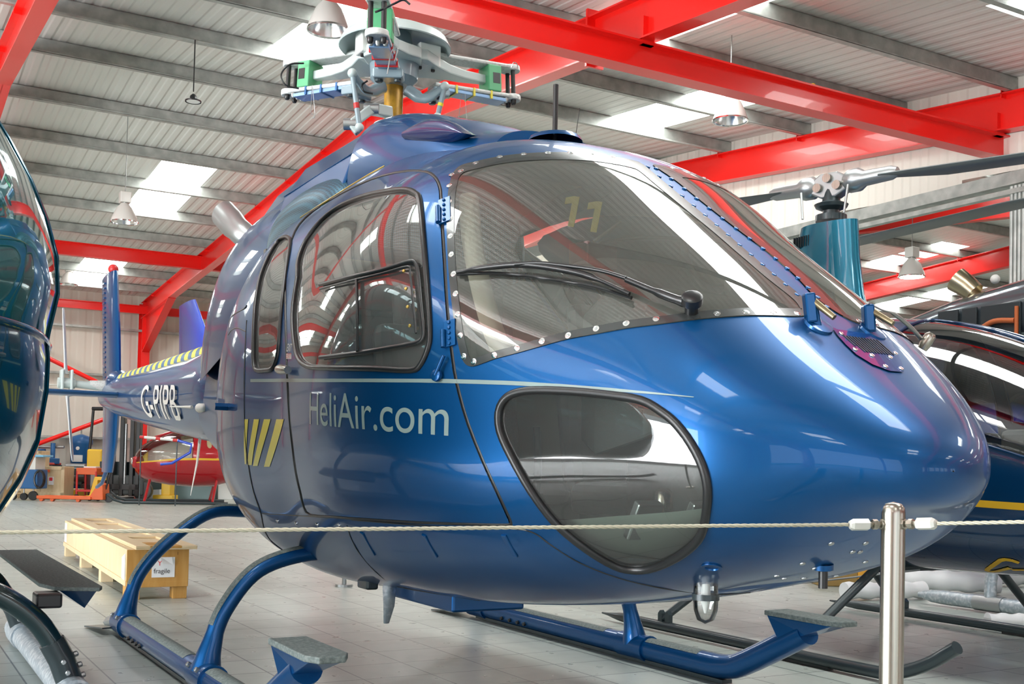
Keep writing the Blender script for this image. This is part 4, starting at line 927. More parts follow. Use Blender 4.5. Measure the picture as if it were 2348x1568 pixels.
# ---- rotor head
HX, HY, HZ = XC, 5.63, 3.20
rh = MB().lathe([(.052, 0), (.052, .3), (.045, .32)], (HX, HY, 2.8), seg=24, cap=True).obj('rotor_mast', OCHRE, heli, 60)
MB().lathe([(.19, 2.62), (.16, 2.7), (.12, 2.78), (.105, 2.83), (.105, 2.87), (.06, 2.88)], (HX, HY, 0), seg=24, cap=True).obj('swashplate', HUBW, rh, 40)
MB().lathe([(.30, 2.5), (.26, 2.66), (.14, 2.74), (.12, 2.8)], (HX, HY, 0), seg=24, cap=True).obj('gearbox_cone', HUBB, rh, 40)
MB().lathe([(.09, -.12), (.13, -.08), (.14, .06), (.10, .1), (.08, .2)], (HX, HY, HZ), seg=24, cap=True).obj('hub_body', HUBB, rh, 40)
for i, a0 in enumerate((math.radians(-119.9), 0., math.radians(120.1))):
    R = Matrix.Rotation(a0, 3, 'Z') @ Matrix.Rotation(math.radians((3.3, -3, -3)[i]), 3, 'Y')
    SX = .99 if i == 0 else .93
    def T(p): q = R @ Vector((p[0]*SX, p[1], p[2])); return (HX+q.x, HY+q.y, HZ+q.z)
    def tb_(c, d, RR=None): return MB().box(T(c), d, R @ (RR or Matrix.Identity(3)))
    # star arm
    rs = []
    for x, w, h, z in ((.0, .30, .06, .03), (.14, .32, .06, .03), (.24, .20, .06, .02), (.34, .12, .055, .01), (.44, .09, .05, 0), (.58, .05, .05, 0), (.64, .045, .05, 0)):
        rs.append([T((x, sy*w/2, z+sz*h/2)) for sy, sz in ((-1, -1), (1, -1), (1, 1), (-1, 1))])
    arm_ = MB().rings(rs).obj('star_arm', HUBW, rh, bevel=.008)
    for z, nm in ((.085, 'upper_plate'), (-.085, 'lower_plate')):
        o = tb_((.53, 0, z), (.54, .115, .024)).obj(nm, HUBW2, arm_, bevel=.01)
        MB().lathe([(.058, -.016), (.058, .016)], T((.79, 0, z)), R @ Vector((0, 0, 1)), 20, True).obj('plate_end', HUBW2, arm_, 40, bevel=.006)
    tb_((.645, .0, 0), (.085, .125, .15)).obj('damper_block', GREEN, arm_, bevel=.006)
    tb_((.655, .0, 0), (.045, .128, .06)).obj('damper_slot', BLACK, arm_)
    for dy in (-.032, .032):
        MB().tube([T((.79, dy, -.09)), T((.79, dy, .09))], .013, 10).obj('blade_pin', BLACK, arm_, 60)
        MB().lathe([(.016, 0), (.016, .02), (.01, .03)], T((.79, dy, -.10)), R @ Vector((0, 0, -1)), 8, True).obj('pin_nut', BLACK, arm_, 40)
    for k in range(3):
        MB().lathe([(.014, 0), (.014, .014), (.008, .026)], T((.735, -.035+.035*k, -.098)), R @ Vector((0, 0, -1)), 8, True).obj('plate_bolt', DULL, arm_, 40)
    tb_((.5, 0, -.108), (.42, .10, .02), Matrix.Rotation(.03, 3, 'Y')).obj('under_plate', mat('blue_under_plate', (.22, .38, .62), .3, .2, .4), arm_, bevel=.003)
    BM = (REDTAPE, YELLOW, MBLUE)[i]
    for x in (.38, .50, .62): tb_((x, 0, -.098), (.012, .119, .046)).obj('plate_band', BM, arm_)
    # pitch horn and link
    tb_((.27, 0, -.13), (.1, .16, .05)).obj('horn_clamp', HUBB, arm_, bevel=.01)
    for dy in (-.05, .05): MB().disc(T((.27, dy, -.15)), R @ Vector((0, 0, -1)), .022, .02, 10).obj('clamp_bolt', DKGREY, arm_)
for (xt, yt, xb, yb_, mcol) in ((808, 168, 824, 292, REDTAPE), (1020, 198, 1003, 268, YELLOW)):
    a_ = onx(xt, yt, XC-.28 if xt < 900 else XC+.2); c_2 = onx(xb, yb_, XC-.28 if xt < 900 else XC+.2)
    if xt < 900: a_, c_2 = CAM+ray(xt, yt)*5.85, CAM+ray(xb, yb_)*5.85
    else: a_, c_2 = CAM+ray(xt, yt)*6.1, CAM+ray(xb, yb_)*6.1
    ln = MB().tube([a_, c_2], .014, 12).obj('pitch_link', HUBB, rh, 60)
    MB().sph(a_, .026, 12, 8).obj('rod_end', HUBW, ln, 180); MB().sph(c_2, .024, 12, 8).obj('rod_end', HUBW, ln, 180)
    m_ = a_*.4+c_2*.6; MB().tube([m_-(c_2-a_)*.05, m_+(c_2-a_)*.05], .0155, 12).obj('link_band', mcol, ln, 60)
    h0 = np.array([HX, HY, HZ-.14]); h0 = h0+(a_-h0)*.25
    MB().tube(curve_pts([h0, h0*.5+a_*.5-np.array([0, 0, .06]), a_], 5), [.034]*4+[.026]*4+[.022]*3, 10, True, .6).obj('pitch_horn_arm', HUBB, rh, 60)
s0, s1, s2 = CAM+ray(895, 258)*6.05, CAM+ray(852, 250)*5.95, CAM+ray(806, 285)*5.9
sl = MB().beam(s0, s1, .05, .06).obj('scissor_link', HUBW, rh, bevel=.008); MB().beam(s1, s2, .05, .05).obj('scissor_arm', HUBW, sl, bevel=.008)
MB().beam(s2, CAM+ray(822, 305)*5.9, .05, .04).obj('scissor_base', HUBW, sl, bevel=.008)
for p_ in (s1, s2): MB().lathe([(.03, -.04), (.03, .04)], p_, CR, 12, True).obj('scissor_bolt', DULL, sl, 40)
# vibration absorber dish
dc = np.array([HX, HY, 3.335])
ds = MB().lathe([(.05, .06), (.2, .05), (.285, .01), (.31, -.04), (.305, -.045), (.275, .0), (.19, .035), (.05, .04)], dc, (.0, -.0, 1), 40).obj('absorber_dish', HUBW, rh, 60)
MB().tube([dc-np.array([0, 0, .2]), dc+np.array([0, 0, .04])], .06, 14).obj('absorber_post', HUBW, ds, 50)
for dx, dy in ((.17, -.05), (-.17, -.05), (0, .17)):
    MB().box(dc+np.array([dx, dy, -.07]), (.13, .1, .12)).obj('absorber_weight', WHITE, ds, bevel=.008)
    for k in (-1, 1): MB().disc(dc+np.array([dx+.04*k, dy, -.13]), (0, 0, -1), .012, .015, 8).obj('weight_bolt', BLACK, ds)
# cables on the head
def cable(px, D, r, name='cable', m=BLACK, par=None): return MB().tube(curve_pts([CAM+ray(x, y)*D for x, y in px], 6), r, 6).obj(name, m, par or rh, 60)
cable([(697,145),(665,148),(645,170),(655,195),(685,203)], 6.35, .005, 'bonding_cable')
cable([(940,10),(925,0),(905,8),(880,20),(860,28)], 5.3, .005, 'bonding_cable')
cable([(843,185),(830,195),(835,210),(855,215)], 5.9, .005, 'bonding_cable')
cable([(716,195),(713,255),(718,262)], 6.3, .002, 'locking_wire', DULL); cable([(717,200),(722,262),(717,272)], 6.3, .002, 'locking_wire', DULL)
cable([(1058,215),(1052,272)], 6.3, .0015, 'locking_wire', DULL); cable([(1066,215),(1070,272)], 6.3, .0015, 'locking_wire', DULL)
cable([(905,140),(912,112),(898,118),(888,170)], 5.5, .003, 'locking_wire', DULL)
cable([(1172,155),(1178,143),(1186,148),(1186,158)], 6.4, .003, 'lifting_ring', CHROME)
# ------------------------------------------------------------------ small blue helicopter behind the nose (right)
def q_(s): return math.sqrt(s)
KSR = np.array([0, .1, .35, .8, 1.3, 1.9, 2.6, 3.4]); KQR = np.sqrt(KSR)
R4 = Loft(5.4, 2.78, KQR, np.array([.98, 1.2, 1.38, 1.64, 1.84, 1.96, 1.98, 1.86]), np.array([.98, .76, .60, .51, .49, .48, .5, .6]), np.array([0, .30, .49, .62, .67, .68, .66, .5]), np.full(8, .4), np.full(8, 2.3), np.full(8, 2.6))
R4.bvh(60, 100)
r44 = thing('small_helicopter', 'dark navy helicopter with gold stripe and G- lettering, parked just beyond the main nose', 'helicopter', (5.4, 5.28, 0))
gl = [[(q_(.16), .16), (q_(1.62), .30), (q_(1.62), PI/2-.05), (q_(.5), PI/2-.06), (q_(.2), PI/2-.1)], [(q_(1.72), .2), (q_(2.5), .22), (q_(2.55), 1.0), (q_(1.72), 1.05)]]
gl += [mir(g) for g in gl]
patch(R4, 'hull', NAVY, r44, [(.01, -PI/2), (R4.qm, -PI/2), (R4.qm, 1.5*PI), (.01, 1.5*PI)], gl, step=.07)
for k, g in enumerate(gl):
    w_ = patch(R4, 'canopy_pane' if k % 2 == 0 else 'door_pane', CGLASS, r44, g, off=-.003, step=.07)
    P_ = [tuple(p) for p in R4.P([a for a, b in refine(g, .07)], [b for a, b in refine(g, .07)], .002)]
    MB().tube(P_+[P_[0]], .009, 6, False).obj('pane_frame', NAVY, w_, 60)
# gold stripe and registration
sp_ = [(3.2, .885), (4.6, .93), (4.6, .895), (3.2, .85)]
patch(R4, 'gold_stripe', GOLD, r44, [R4.side(*p) for p in densify(sp_, .08)], off=.003, step=.05)
g0, g1 = (3.66, .50), (3.02, .50)
GB = [(3.70, .535), (3.56, .62), (3.50, .62), (3.44, .595)]
def gl_stroke(px, w=.024):
    b = MB(); P_ = []
    for x, y in sub(px, 3): u = R4.hit(x, y); p = R4.P(u[0], u[1], .004)[0]; P_.append((p, R4.N(np.array([p]))[0]))
    for (p, n), (q, _) in zip(P_[:-1], P_[1:]):
        if np.linalg.norm(q-p) > 1e-4: b.beam(p, q+(q-p)*.15, w, .002, tuple(n))
    return b
gl_stroke([(2337, 1289), (2320, 1283), (2304, 1281), (2294, 1283), (2265, 1303), (2263, 1307), (2271, 1309), (2286, 1308), (2314, 1301)]).obj('gold_letter', GOLD, r44)
gl_stroke([(2322, 1305), (2352, 1305)], .018).obj('gold_letter_dash', GOLD, r44)
# interior
for x in (5.1, 5.7):
    st = MB().box((x, 4.75, .86), (.44, .46, .16)).obj('seat', SEAT, r44, bevel=.04); MB().box((x, 5.0, 1.2), (.44, .12, .6)).obj('seat_back', SEAT, st, bevel=.05)
MB().box((5.4, 3.75, 1.02), (.3, .3, .5)).obj('console', INTER, r44, bevel=.03)
MB().tube([(5.4, 4.3, .7), (5.4, 4.25, 1.25), (5.15, 4.25, 1.3)], .015, 8).obj('control_stick', DULL, r44)
MB().bx((4.95, 3.3, .66), (5.85, 5.6, .7)).obj('cabin_floor', INTER, r44)
# mast fairing, head, blades
rs = []
for z, ya, yb_, w in ((1.75, 4.85, 6.0, .17), (1.95, 4.93, 5.85, .13), (2.15, 5.0, 5.7, .105), (2.4, 5.04, 5.6, .095), (2.64, 5.06, 5.52, .09)):
    rs.append([(5.4-w*math.sin(a)*(1.2-.2*math.cos(a)), (ya+yb_)/2+(ya-yb_)/2*math.cos(a), z) for a in np.linspace(0, 2*PI, 28, endpoint=False)])
mf = MB().rings(rs).obj('mast_fairing', TEAL, r44, 60)
b = MB()
for k in range(7): b.box((5.30, 5.50-.022*k, 2.54), (.03, .006, .07))
b.obj('fairing_slots', BLACK, mf)
hx, hy, hz = 5.4, 5.28, 2.9
hd = MB().lathe([(.10, -.24), (.10, -.2), (.055, -.19), (.055, -.17), (.10, -.15), (.11, -.13), (.06, -.11), (.05, -.06), (.04, 0)], (hx, hy, hz), seg=20, cap=True).obj('swashplate', DKGREY, r44, 30)
bd = np.array([.24, -.97, 0.]); bn = np.array([.97, .24, 0])
hb = MB()
hub = MB(); hub.prism([(-.13, -.05), (-.13, .03), (-.06, .075), (.06, .075), (.13, .03), (.13, -.05), (.05, -.09), (-.05, -.09)], lambda p: tuple(np.array([hx, hy, hz])+bd*p[0]+np.array([0, 0, p[1]])-bn*.045), lambda p: tuple(np.array([hx, hy, hz])+bd*p[0]+np.array([0, 0, p[1]])+bn*.045))
ho = hub.obj('rotor_hub', DULL, hd, bevel=.01)
b = MB()
for px_, pz_ in ((0, .035), (-.07, -.02), (.07, -.02)): b.lathe([(.03, -.07), (.03, .07)], np.array([hx, hy, hz])+bd*px_+np.array([0, 0, pz_]), tuple(bn), 12, True)
b.obj('hinge_bolts', STEEL, ho, 40)
for s in (1, -1):
    c0 = np.array([hx, hy, hz])
    MB().lathe([(.05, .1), (.075, .13), (.075, .2), (.05, .24), (.045, .42), (.03, .46)], c0, tuple(bd*s+np.array([0, 0, .02])), 18, True).obj('blade_grip', DULL, ho, 40)
    e = c0+bd*s*5.0; dz = np.array([0, 0, -.24 if s > 0 else -.28])
    foil(MB(), [(c0+bd*s*.35-bn*.05*s, c0+bd*s*.35+bn*.06*s, .03, (0, 0, 1)), (c0+bd*s*.7-bn*.06*s+dz*.06, c0+bd*s*.7+bn*.19*s+dz*.06, .03, (0, 0, 1)), (c0+bd*s*2.5-bn*.06*s+dz*.35, c0+bd*s*2.5+bn*.19*s+dz*.35, .028, (0, 0, 1)), (e-bn*.06*s+dz, e+bn*.19*s+dz, .025, (0, 0, 1))]).obj('rotor_blade', mat('grey_blade', (.12, .14, .14), .4), ho, 60)
    MB().tube([c0+bd*s*.17-bn*.09+np.array([0, 0, -.04]), c0+bd*s*.15-bn*.10+np.array([0, 0, -.22])], .008, 8).obj('pitch_link', DULL, ho)
MB().tube([(5.4, 6.1, 1.35), (5.4, 7.5, 1.45), (5.4, 10.2, 1.6)], [.22, .11, .07], 16).obj('tail_boom', NAVY, r44, 60)
# skids
def skid(parent, X, y0_, y1_, r, m, toe=True, name='skid_tube'):
    P_ = [(X, y0_+.02, r+.012), (X, y0_-.35, r+.01), (X, (y0_+y1_)/2, r+.01), (X, y1_, r+.01)]
    if toe: P_ += [(X, y1_-.18, r+.03), (X, y1_-.36, r+.1), (X, y1_-.52, r+.2)]
    pts = curve_pts(P_, 5); n = len(pts)
    return MB().tube(pts, [max(.006, r*min(1, .1+i/4.)) if not toe or i < 4 else r for i in range(n)], 16).obj(name, m, parent, 60)
for i, X in enumerate((4.34, 6.46)):
    s = -1 if i == 0 else 1
    sk = skid(r44, X, 6.25, 3.95, .032, DKGREY)
    for k, (yf, yh) in enumerate(((4.45, 4.40), (5.62, 5.45))):
        MB().tube([(X, yf, .08), (5.4+s*.42, yh, .56)], .026, 12).obj('strut', DKGREY, r44, 60)
    MB().bx((X-.02, 4.2, .002), (X+.02, 4.75, .02)).obj('skid_shoe', BLACK, sk)
    for dy in (0, .07): MB().prism([(-.02, .05), (.02, .05), (.02, .12), (0, .14), (-.02, .12)], lambda p: (X-.015, 5.55+dy+p[0], p[1]), lambda p: (X+.015, 5.55+dy+p[0], p[1])).obj('wheel_lug', DKGREY, sk)
MB().tube([(4.9, 4.4, .5), (5.9, 4.4, .5)], .03, 10).obj('cross_tube', DKGREY, r44); MB().tube([(4.9, 5.45, .5), (5.9, 5.45, .5)], .03, 10).obj('cross_tube', DKGREY, r44)
MB().tube([(5.0, 4.2, .5), (4.97, 5.3, .30)], .006, 6).obj('stay_wire', DULL, r44)

# ------------------------------------------------------------------ third helicopter, far right
h3 = thing('turbine_helicopter', 'blue and grey helicopter with meshed engine bay and metal exhaust at far right', 'helicopter', (8.45, 5.4, 0))
def sect(rows, xc, m, name, parent, split=None):
    rs = []
    for y, z0, z1, w in rows:
        rs.append([(xc-w*math.copysign(abs(math.cos(a))**.55, math.cos(a)), y, (z0+z1)/2+(z1-z0)/2*math.copysign(abs(math.sin(a))**.6, math.sin(a))) for a in np.linspace(-PI, PI, 40, endpoint=False)])
    return MB().rings(rs).obj(name, m, parent, 50)
sect([(2.6, 1.1, 1.3, .1), (2.9, .8, 1.7, .5), (3.6, .65, 2.1, .7), (4.6, .62, 2.12, .75), (6.2, .7, 2.1, .74), (7.4, 1.2, 2.1, .5), (8.6, 1.6, 2.1, .25), (13, 1.9, 2.15, .12)], 8.45, NAVY if False else mat('third_blue', (0, .04, .3), .22, .3, 1.), 'fuselage', h3)
eb = sect([(4.3, 2.02, 2.7, .62), (5.4, 2.02, 2.68, .68), (6.3, 2.02, 2.56, .66), (7.0, 2.02, 2.42, .56), (7.8, 2.0, 2.22, .3)], 8.45, mat('engine_bay_grey', (.10, .13, .15), .2, .5, 1.), 'engine_bay', h3)
GM = mat('bay_mesh', (.03, .04, .045), .5, .3)
for y0_, y1_ in ((6.36, 6.16), (6.12, 5.98), (5.94, 5.58)):
    pw = MB().bx((7.752, y1_, 2.12), (7.772, y0_, 2.40)).obj('mesh_panel', GM, eb, bevel=.006)
MB().tube(curve_pts([(7.735, 6.12, 2.16), (7.73, 5.95, 2.2), (7.73, 5.8, 2.26), (7.74, 5.62, 2.25)], 5), .022, 10).obj('orange_duct', mat('orange_duct', (.5, .12, .03), .5), eb, 60)
MB().tube([(7.735, 5.60, 2.10), (7.735, 5.60, 2.36)], .016, 8).obj('orange_duct', mat('orange_duct', (.5, .12, .03), .5), eb, 60)
MB().bx((7.74, 5.1, 2.1), (7.77, 5.52, 2.58)).obj('access_panel', DULL, eb, bevel=.004)
MB().tube([onx(2235, 672, 7.95), onx(2215, 655, 7.93), onx(2192, 640, 7.9)], [.085, .095, .105], 24, False).obj('exhaust_stack', mat('warm_metal', (.42, .36, .24), .28, 1.), h3, 60)
MB().sph(onx(2282, 640, 8.1), .04, 12, 8).obj('beacon', WHITE, h3, 180)
MB().tube([(8.45, 5.4, 2.6), (8.45, 5.4, 3.3)], .06, 12).obj('mast', DKGREY, h3, 60)
for s in (1, -1):
    foil(MB(), [((8.35, 5.4+s*.1, 3.36), (8.5, 5.4+s*.1, 3.36), .05, (0, 0, 1)), ((8.3, 5.4+s*.8, 3.36), (8.62, 5.4+s*.8, 3.36), .035, (0, 0, 1)), ((8.3, 5.4+s*4.8, 3.30), (8.62, 5.4+s*4.8, 3.30), .03, (0, 0, 1))]).obj('rotor_blade', mat('grey_blade', (.12, .14, .14), .4), h3, 60)
for X in (7.32, 9.58):
    P_ = [(X, 6.15, .075), (X, 5.4, .075), (X, 3.2, .075), (X, 2.9, .12), (X, 2.7, .22)]; pts = curve_pts(P_, 5)
    sk = MB().tube(pts, [.02, .05]+[.055]*(len(pts)-2), 18).obj('skid_tube', SILVER, h3, 60)
    s = 1 if X < 8 else -1
    for Y in (5.5, 3.7):
        MB().tube(curve_pts([(X, Y, .08), (X+s*.02, Y, .3), (X+s*.15, Y, .55), (X+s*.6, Y, .72)], 5), .045, 14).obj('cross_tube', SILVER, sk, 60)
        MB().tube([(X, Y-.12, .075), (X, Y+.12, .075)], .062, 16).obj('saddle', DULL, sk, 60)

# ------------------------------------------------------------------ teal helicopter at the left edge
h4 = thing('teal_helicopter', 'teal helicopter with bulging tinted canopy cut off by the left edge of the picture', 'helicopter', (-.32, 5.4, 0))
PROF = [(.50,.0),(.52,.40),(.62,.67),(.72,.78),(.85,.85),(1.0,.905),(1.2,.93),(1.33,.932),(1.40,.925),(1.44,.93),(1.6,.958),(1.75,.95),(1.9,.91),(2.05,.85),(2.2,.77),(2.35,.68),(2.5,.5),(2.58,.3),(2.61,0)]
def prof_ring(y, f, fz_, lo, hi):
    zc = 1.35; pts = [(z, w) for z, w in PROF if lo <= z <= hi]
    R_ = [(-.32+w*f, y, zc+(z-zc)*fz_) for z, w in pts]; L_ = [(-.32-w*f, y, zc+(z-zc)*fz_) for z, w in reversed(pts)]
    return R_, L_
YS = [(2.9,.12,.1),(3.0,.35,.3),(3.2,.55,.48),(3.5,.72,.66),(3.9,.86,.8),(4.4,.95,.9),(5.0,1.0,.97),(5.6,1.0,1.0),(6.4,.97,.98),(7.2,.8,.85),(8.2,.5,.5)]
ya = np.array([y[0] for y in YS]); f1 = Spl(ya, np.array([y[1] for y in YS])); f2 = Spl(ya, np.array([y[2] for y in YS]))
def ringset(lo, hi): return [sum(prof_ring(y, float(f1(y)), float(f2(y)), lo, hi), []) for y in np.linspace(2.9, 8.2, 80)]
MB().rings(ringset(.5, 1.40), True, True).obj('hull', TEALD, h4, 60)
rs = ringset(1.40, 2.61)
MB().rings([r for r in rs if r[0][1] < 5.9], True, False).obj('canopy', mat('teal_canopy', (.01, .15, .17), .04, .45, 1.), h4, 60)
MB().rings([r for r in rs if r[0][1] >= 5.82], False, True).obj('roof_and_rear', TEALD, h4, 60)
for yy in (4.1, 5.3):
    R_, L_ = prof_ring(yy, float(f1(yy))+.003, float(f2(yy)), .72, 2.5); MB().tube([tuple(p) for p in R_], .007, 6).obj('frame_seam', TEALD, h4, 60)
    MB().tube([tuple(p) for p in L_], .007, 6).obj('frame_seam', TEALD, h4, 60)
pp = [prof_ring(y, float(f1(y))+.004, float(f2(y)), 1.40, 1.44)[0][0] for y in np.linspace(3.0, 8, 60)]
MB().tube(pp, .012, 6).obj('canopy_seam', TEALD, h4, 60)
MB().tube([(-.32, 8, 1.35), (-.32, 9, 1.5), (-.32, 13, 1.8)], [.42, .2, .1], 16).obj('tail_boom', TEALD, h4, 60)
for X, s in ((.74, -1), (-1.38, 1)):
    P_ = [(X, 6.75, .07), (X, 6.2, .07), (X, 4, .07), (X, 3.5, .12), (X, 3.2, .25)]; pts = curve_pts(P_, 6)
    sk = MB().tube(pts, [.03]+[.06]*(len(pts)-1), 20).obj('skid_tube', SILVER, h4, 60)
    MB().bx((X-.025, 3.9, .0), (X+.025, 6.5, .02)).obj('skid_shoe', DKGREY, sk)
    for Y, rr_ in ((4.78, .043), (6.42, .043)):
        pts = curve_pts([(X, Y, .09), (X+s*.05, Y, .22), (X+s*.16, Y, .38), (X+s*.36, Y, .50), (X+s*.7, Y, .56)], 6)
        ct = MB().tube(pts, rr_, 18).obj('cross_tube', mat('black_green_gloss', (.008, .03, .035), .2, .2, 1.), h4, 60)
        MB().tube([pts[0], pts[5], pts[8]], rr_+.008, 18).obj('tube_sleeve', DKGREY, ct, 50)
        b = MB()
        for k in (1, 3, 5): b.disc(pts[k]+Vector((-s*.045, 0, .02)), (-s, 0, .3), .012, .016, 8); b.disc(pts[k]+Vector((0, -.045, 0)), (0, -1, 0), .011, .014, 8)
        b.obj('sleeve_bolts', DULL, ct)
        MB().tube([(X, Y-.13, .07), (X, Y+.13, .07)], .068, 20).obj('saddle', SILVER, ct, 60)
    if X > 0:
        stp = MB().prism([(0.64, 6.9), (.64, 5.05), (.68, 4.88), (.84, 4.80), (.86, 4.86), (.86, 6.9)], lambda p: (p[0], p[1], .462), lambda p: (p[0], p[1], .478)).obj('step_board', GRIP, h4, bevel=.003)
        MB().add([(.66, 5.6, .46), (.84, 5.6, .46), (.84, 4.86, .46), (.7, 4.9, .46), (.75, 5.6, .40), (.80, 4.9, .385)], [(0, 1, 2, 3), (0, 4, 1), (1, 4, 5, 2), (3, 2, 5), (0, 3, 5, 4)]).obj('step_gusset', NAVY, stp)
        MB().bx((.60, 4.80, .40), (.70, 4.92, .46)).obj('step_clamp', BLACK, stp, bevel=.01)

# blue tail fin of a helicopter standing behind the boom
tf = thing('parked_tail', 'plain bright blue tail fin standing up behind the striped tail boom', 'helicopter tail', (3.44, 14.2, 0))
X = 3.44
foil(MB(), [((X, 12.9, 2.1), (X, 14.6, 2.1), .10, (1, 0, 0)), ((X, 13.25, 2.5), (X, 14.66, 2.5), .09, (1, 0, 0)), ((X, 13.9, 3.0), (X, 14.72, 3.0), .07, (1, 0, 0))]).obj('fin', FINBLUE, tf, 60)
MB().tube([(X, 15, 1.95), (X, 12.5, 1.95), (X, 8.3, 1.82)], [.08, .12, .2], 14).obj('tail_boom', FINBLUE, tf, 60)
MB().tube([(X, 8.7, .0), (X, 8.7, 1.72)], .02, 8).obj('tail_prop', DULL, tf)
MB().lathe([(.07, 0), (.07, .02)], (X, 8.7, 0), seg=16, cap=True).obj('prop_foot', DULL, tf)

# ------------------------------------------------------------------ rope barrier
pxy = CAM+ray(2048, 1200)*2.2836; px_, py_ = float(pxy[0]), float(pxy[1])
def barrier(x, y, label, h=.951, rz=.905, dirs=()):
    t = thing('barrier_post', label, 'barrier post', (x, y, 0)); r = .024
    MB().lathe([(r, .0), (r, h-r), (r*.93, h-r*.5), (r*.7, h-r*.18), (r*.35, h-.002), (.0005, h)], (x, y, 0), seg=40).obj('post', STEEL, t, 50)
    MB().lathe([(.14, 0), (.14, .008), (.13, .014), (.03, .018), (.03, .05)], (x, y, 0), seg=40, cap=True).obj('base_plate', STEEL, t, 40)
    for d in dirs:
        d = np.array(d)/np.linalg.norm(d); p = np.array([x, y, rz])
        MB().lathe([(.010, .018), (.011, .028), (.006, .03), (.006, .034), (.0105, .035), (.0105, .045), (.005, .046), (.005, .052)], p, tuple(d), 8, True).obj('hex_nut', STEEL, t, 25)
        MB().lathe([(.006, .05), (.0125, .055), (.0125, .088), (.009, .094), (.004, .096)], p, tuple(d), 6, True).obj('rope_terminal', mat('cast_terminal', (.6, .6, .56), .35, .5), t, 25)
    return t
Lp = CAM+ray(-260, 1222.5)*1.98; Rp = CAM+ray(2560, 1192.8)*1.95
P0 = np.array([px_, py_, .905])
barrier(px_, py_, 'brushed steel barrier post with rounded top standing in front of the blue nose', dirs=(Lp-P0, Rp-P0))
barrier(float(Lp[0]), float(Lp[1]), 'steel barrier post outside the picture at the left end of the rope', Lp[2]+.046, Lp[2], (P0-Lp,))
barrier(float(Rp[0]), float(Rp[1]), 'steel barrier post outside the picture at the right end of the rope', Rp[2]+.046, Rp[2], (P0-Rp,))
def rope(a, b_, r=.0037, label=''):
    a, b_ = V3(a), V3(b_); d = (b_-a).normalized(); a = a+d*.0975; b_ = b_-d*.0975; L_ = (b_-a).length; n = 700; m = MB()
    x = d.orthogonal().normalized(); y = d.cross(x)
    for k in range(3):
        pts = [a+d*(L_*i/n)+(x*math.cos(i*.55*L_/3+k*2*PI/3)+y*math.sin(i*.55*L_/3+k*2*PI/3))*r*.5 for i in range(n+1)]
        m.tube(pts, r*.62, 5)
    o = m.obj('barrier_rope', ROPE, smooth=180); setp(o, label, 'rope'); return o
rope(Lp, P0, label='long grey twisted wire rope running left from the steel post across the picture')
rope(P0, Rp, label='short grey wire rope leading right from the steel post out of the picture')

# ------------------------------------------------------------------ long plywood crate on the floor behind the skid
cr = thing('long_crate', 'long low plywood crate on feet with fragile labels behind the skid', 'crate', (1.75, 10.3, 0), math.atan2(1.68-1.92, 8.2-12.5))
c0 = np.array([1.63, 8.3]); ax = np.array([1.80-1.63, 12.45-8.3]); LEN = 4.05; ax = ax/np.linalg.norm(ax); pr_ = np.array([ax[1], -ax[0]])
RC = Matrix(((pr_[0], ax[0], 0), (pr_[1], ax[1], 0), (0, 0, 1)))
def K(u, v, z): p = c0+pr_*u+ax*v; return (p[0], p[1], z)
def kbox(a, b_, name, m, par=cr, bevel=.003): return MB().box(K((a[0]+b_[0])/2, (a[1]+b_[1])/2, (a[2]+b_[2])/2), [abs(b_[i]-a[i]) for i in range(3)], RC).obj(name, m, par, bevel=bevel)
WID = .43
kbox((0, 0, .12), (WID, LEN, .36), 'box', WOOD)
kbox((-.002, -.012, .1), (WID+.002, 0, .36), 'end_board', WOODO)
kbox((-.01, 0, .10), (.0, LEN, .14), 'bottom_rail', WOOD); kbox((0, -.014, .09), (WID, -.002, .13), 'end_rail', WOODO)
for v in (.02, 1.3, 2.6, 3.9):
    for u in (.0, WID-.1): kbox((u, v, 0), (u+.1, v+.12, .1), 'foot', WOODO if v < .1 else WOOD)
# lid with four recesses
lb = MB(); lw0, lw1 = -.02+.04, WID+.02
vs_ = [-.05, .18, .95, 1.15, 1.95, 2.15, 2.95, 3.15, 3.85, LEN+.02]
lid = kbox((.05, -.06, .362), (WID+.05, LEN-.1, .372), 'lid', WOOD)
kbox((.05, -.06, .372), (.15, LEN-.1, .39), 'lid_batten', WOOD, lid); kbox((WID-.06, -.06, .372), (WID+.05, LEN-.1, .39), 'lid_batten', WOOD, lid)
for v in (-.06, .16, 1.0, 2.0, 3.0, LEN-.25):
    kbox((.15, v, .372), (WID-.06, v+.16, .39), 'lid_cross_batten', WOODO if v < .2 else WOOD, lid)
kbox((WID*.40, -.0155, .16), (WID*.40+.16, -.013, .305), 'fragile_label', PAPER, bevel=0)
def ktext(txt, u, z, s, m, name, v=-.0175):
    vs2, fs2 = text_mesh(txt); return MB().add([K(u+a[0]*s, v, z+a[1]*s) for a in vs2], fs2).obj(name, m, cr)
ktext('fragile', WID*.40+.012, .19, .048, INK, 'fragile_text')
ktext('Y', WID*.42+.03, .245, .05, REDINK, 'glass_symbol')
MB().add([K(WID*.42+.05, -.016, .305), K(WID*.42+.13, -.016, .305), K(WID*.42+.135, -.035, .25), K(WID*.42+.06, -.05, .26)], [(0, 1, 2, 3)]).obj('peeling_corner', PAPER, cr)
MB().add([K(-.003, .05, .13), K(-.003, .2, .13), K(-.02, .1, .30), K(-.003, .06, .33)], [(0, 1, 2, 3)]).obj('side_label', PAPER, cr)
kbox((-.004, LEN-.22, .15), (-.001, LEN-.05, .34), 'far_side_label', PAPER, bevel=0)
ktext('1', WID*.8, .32, .03, INK, 'end_stencil', -.0135)
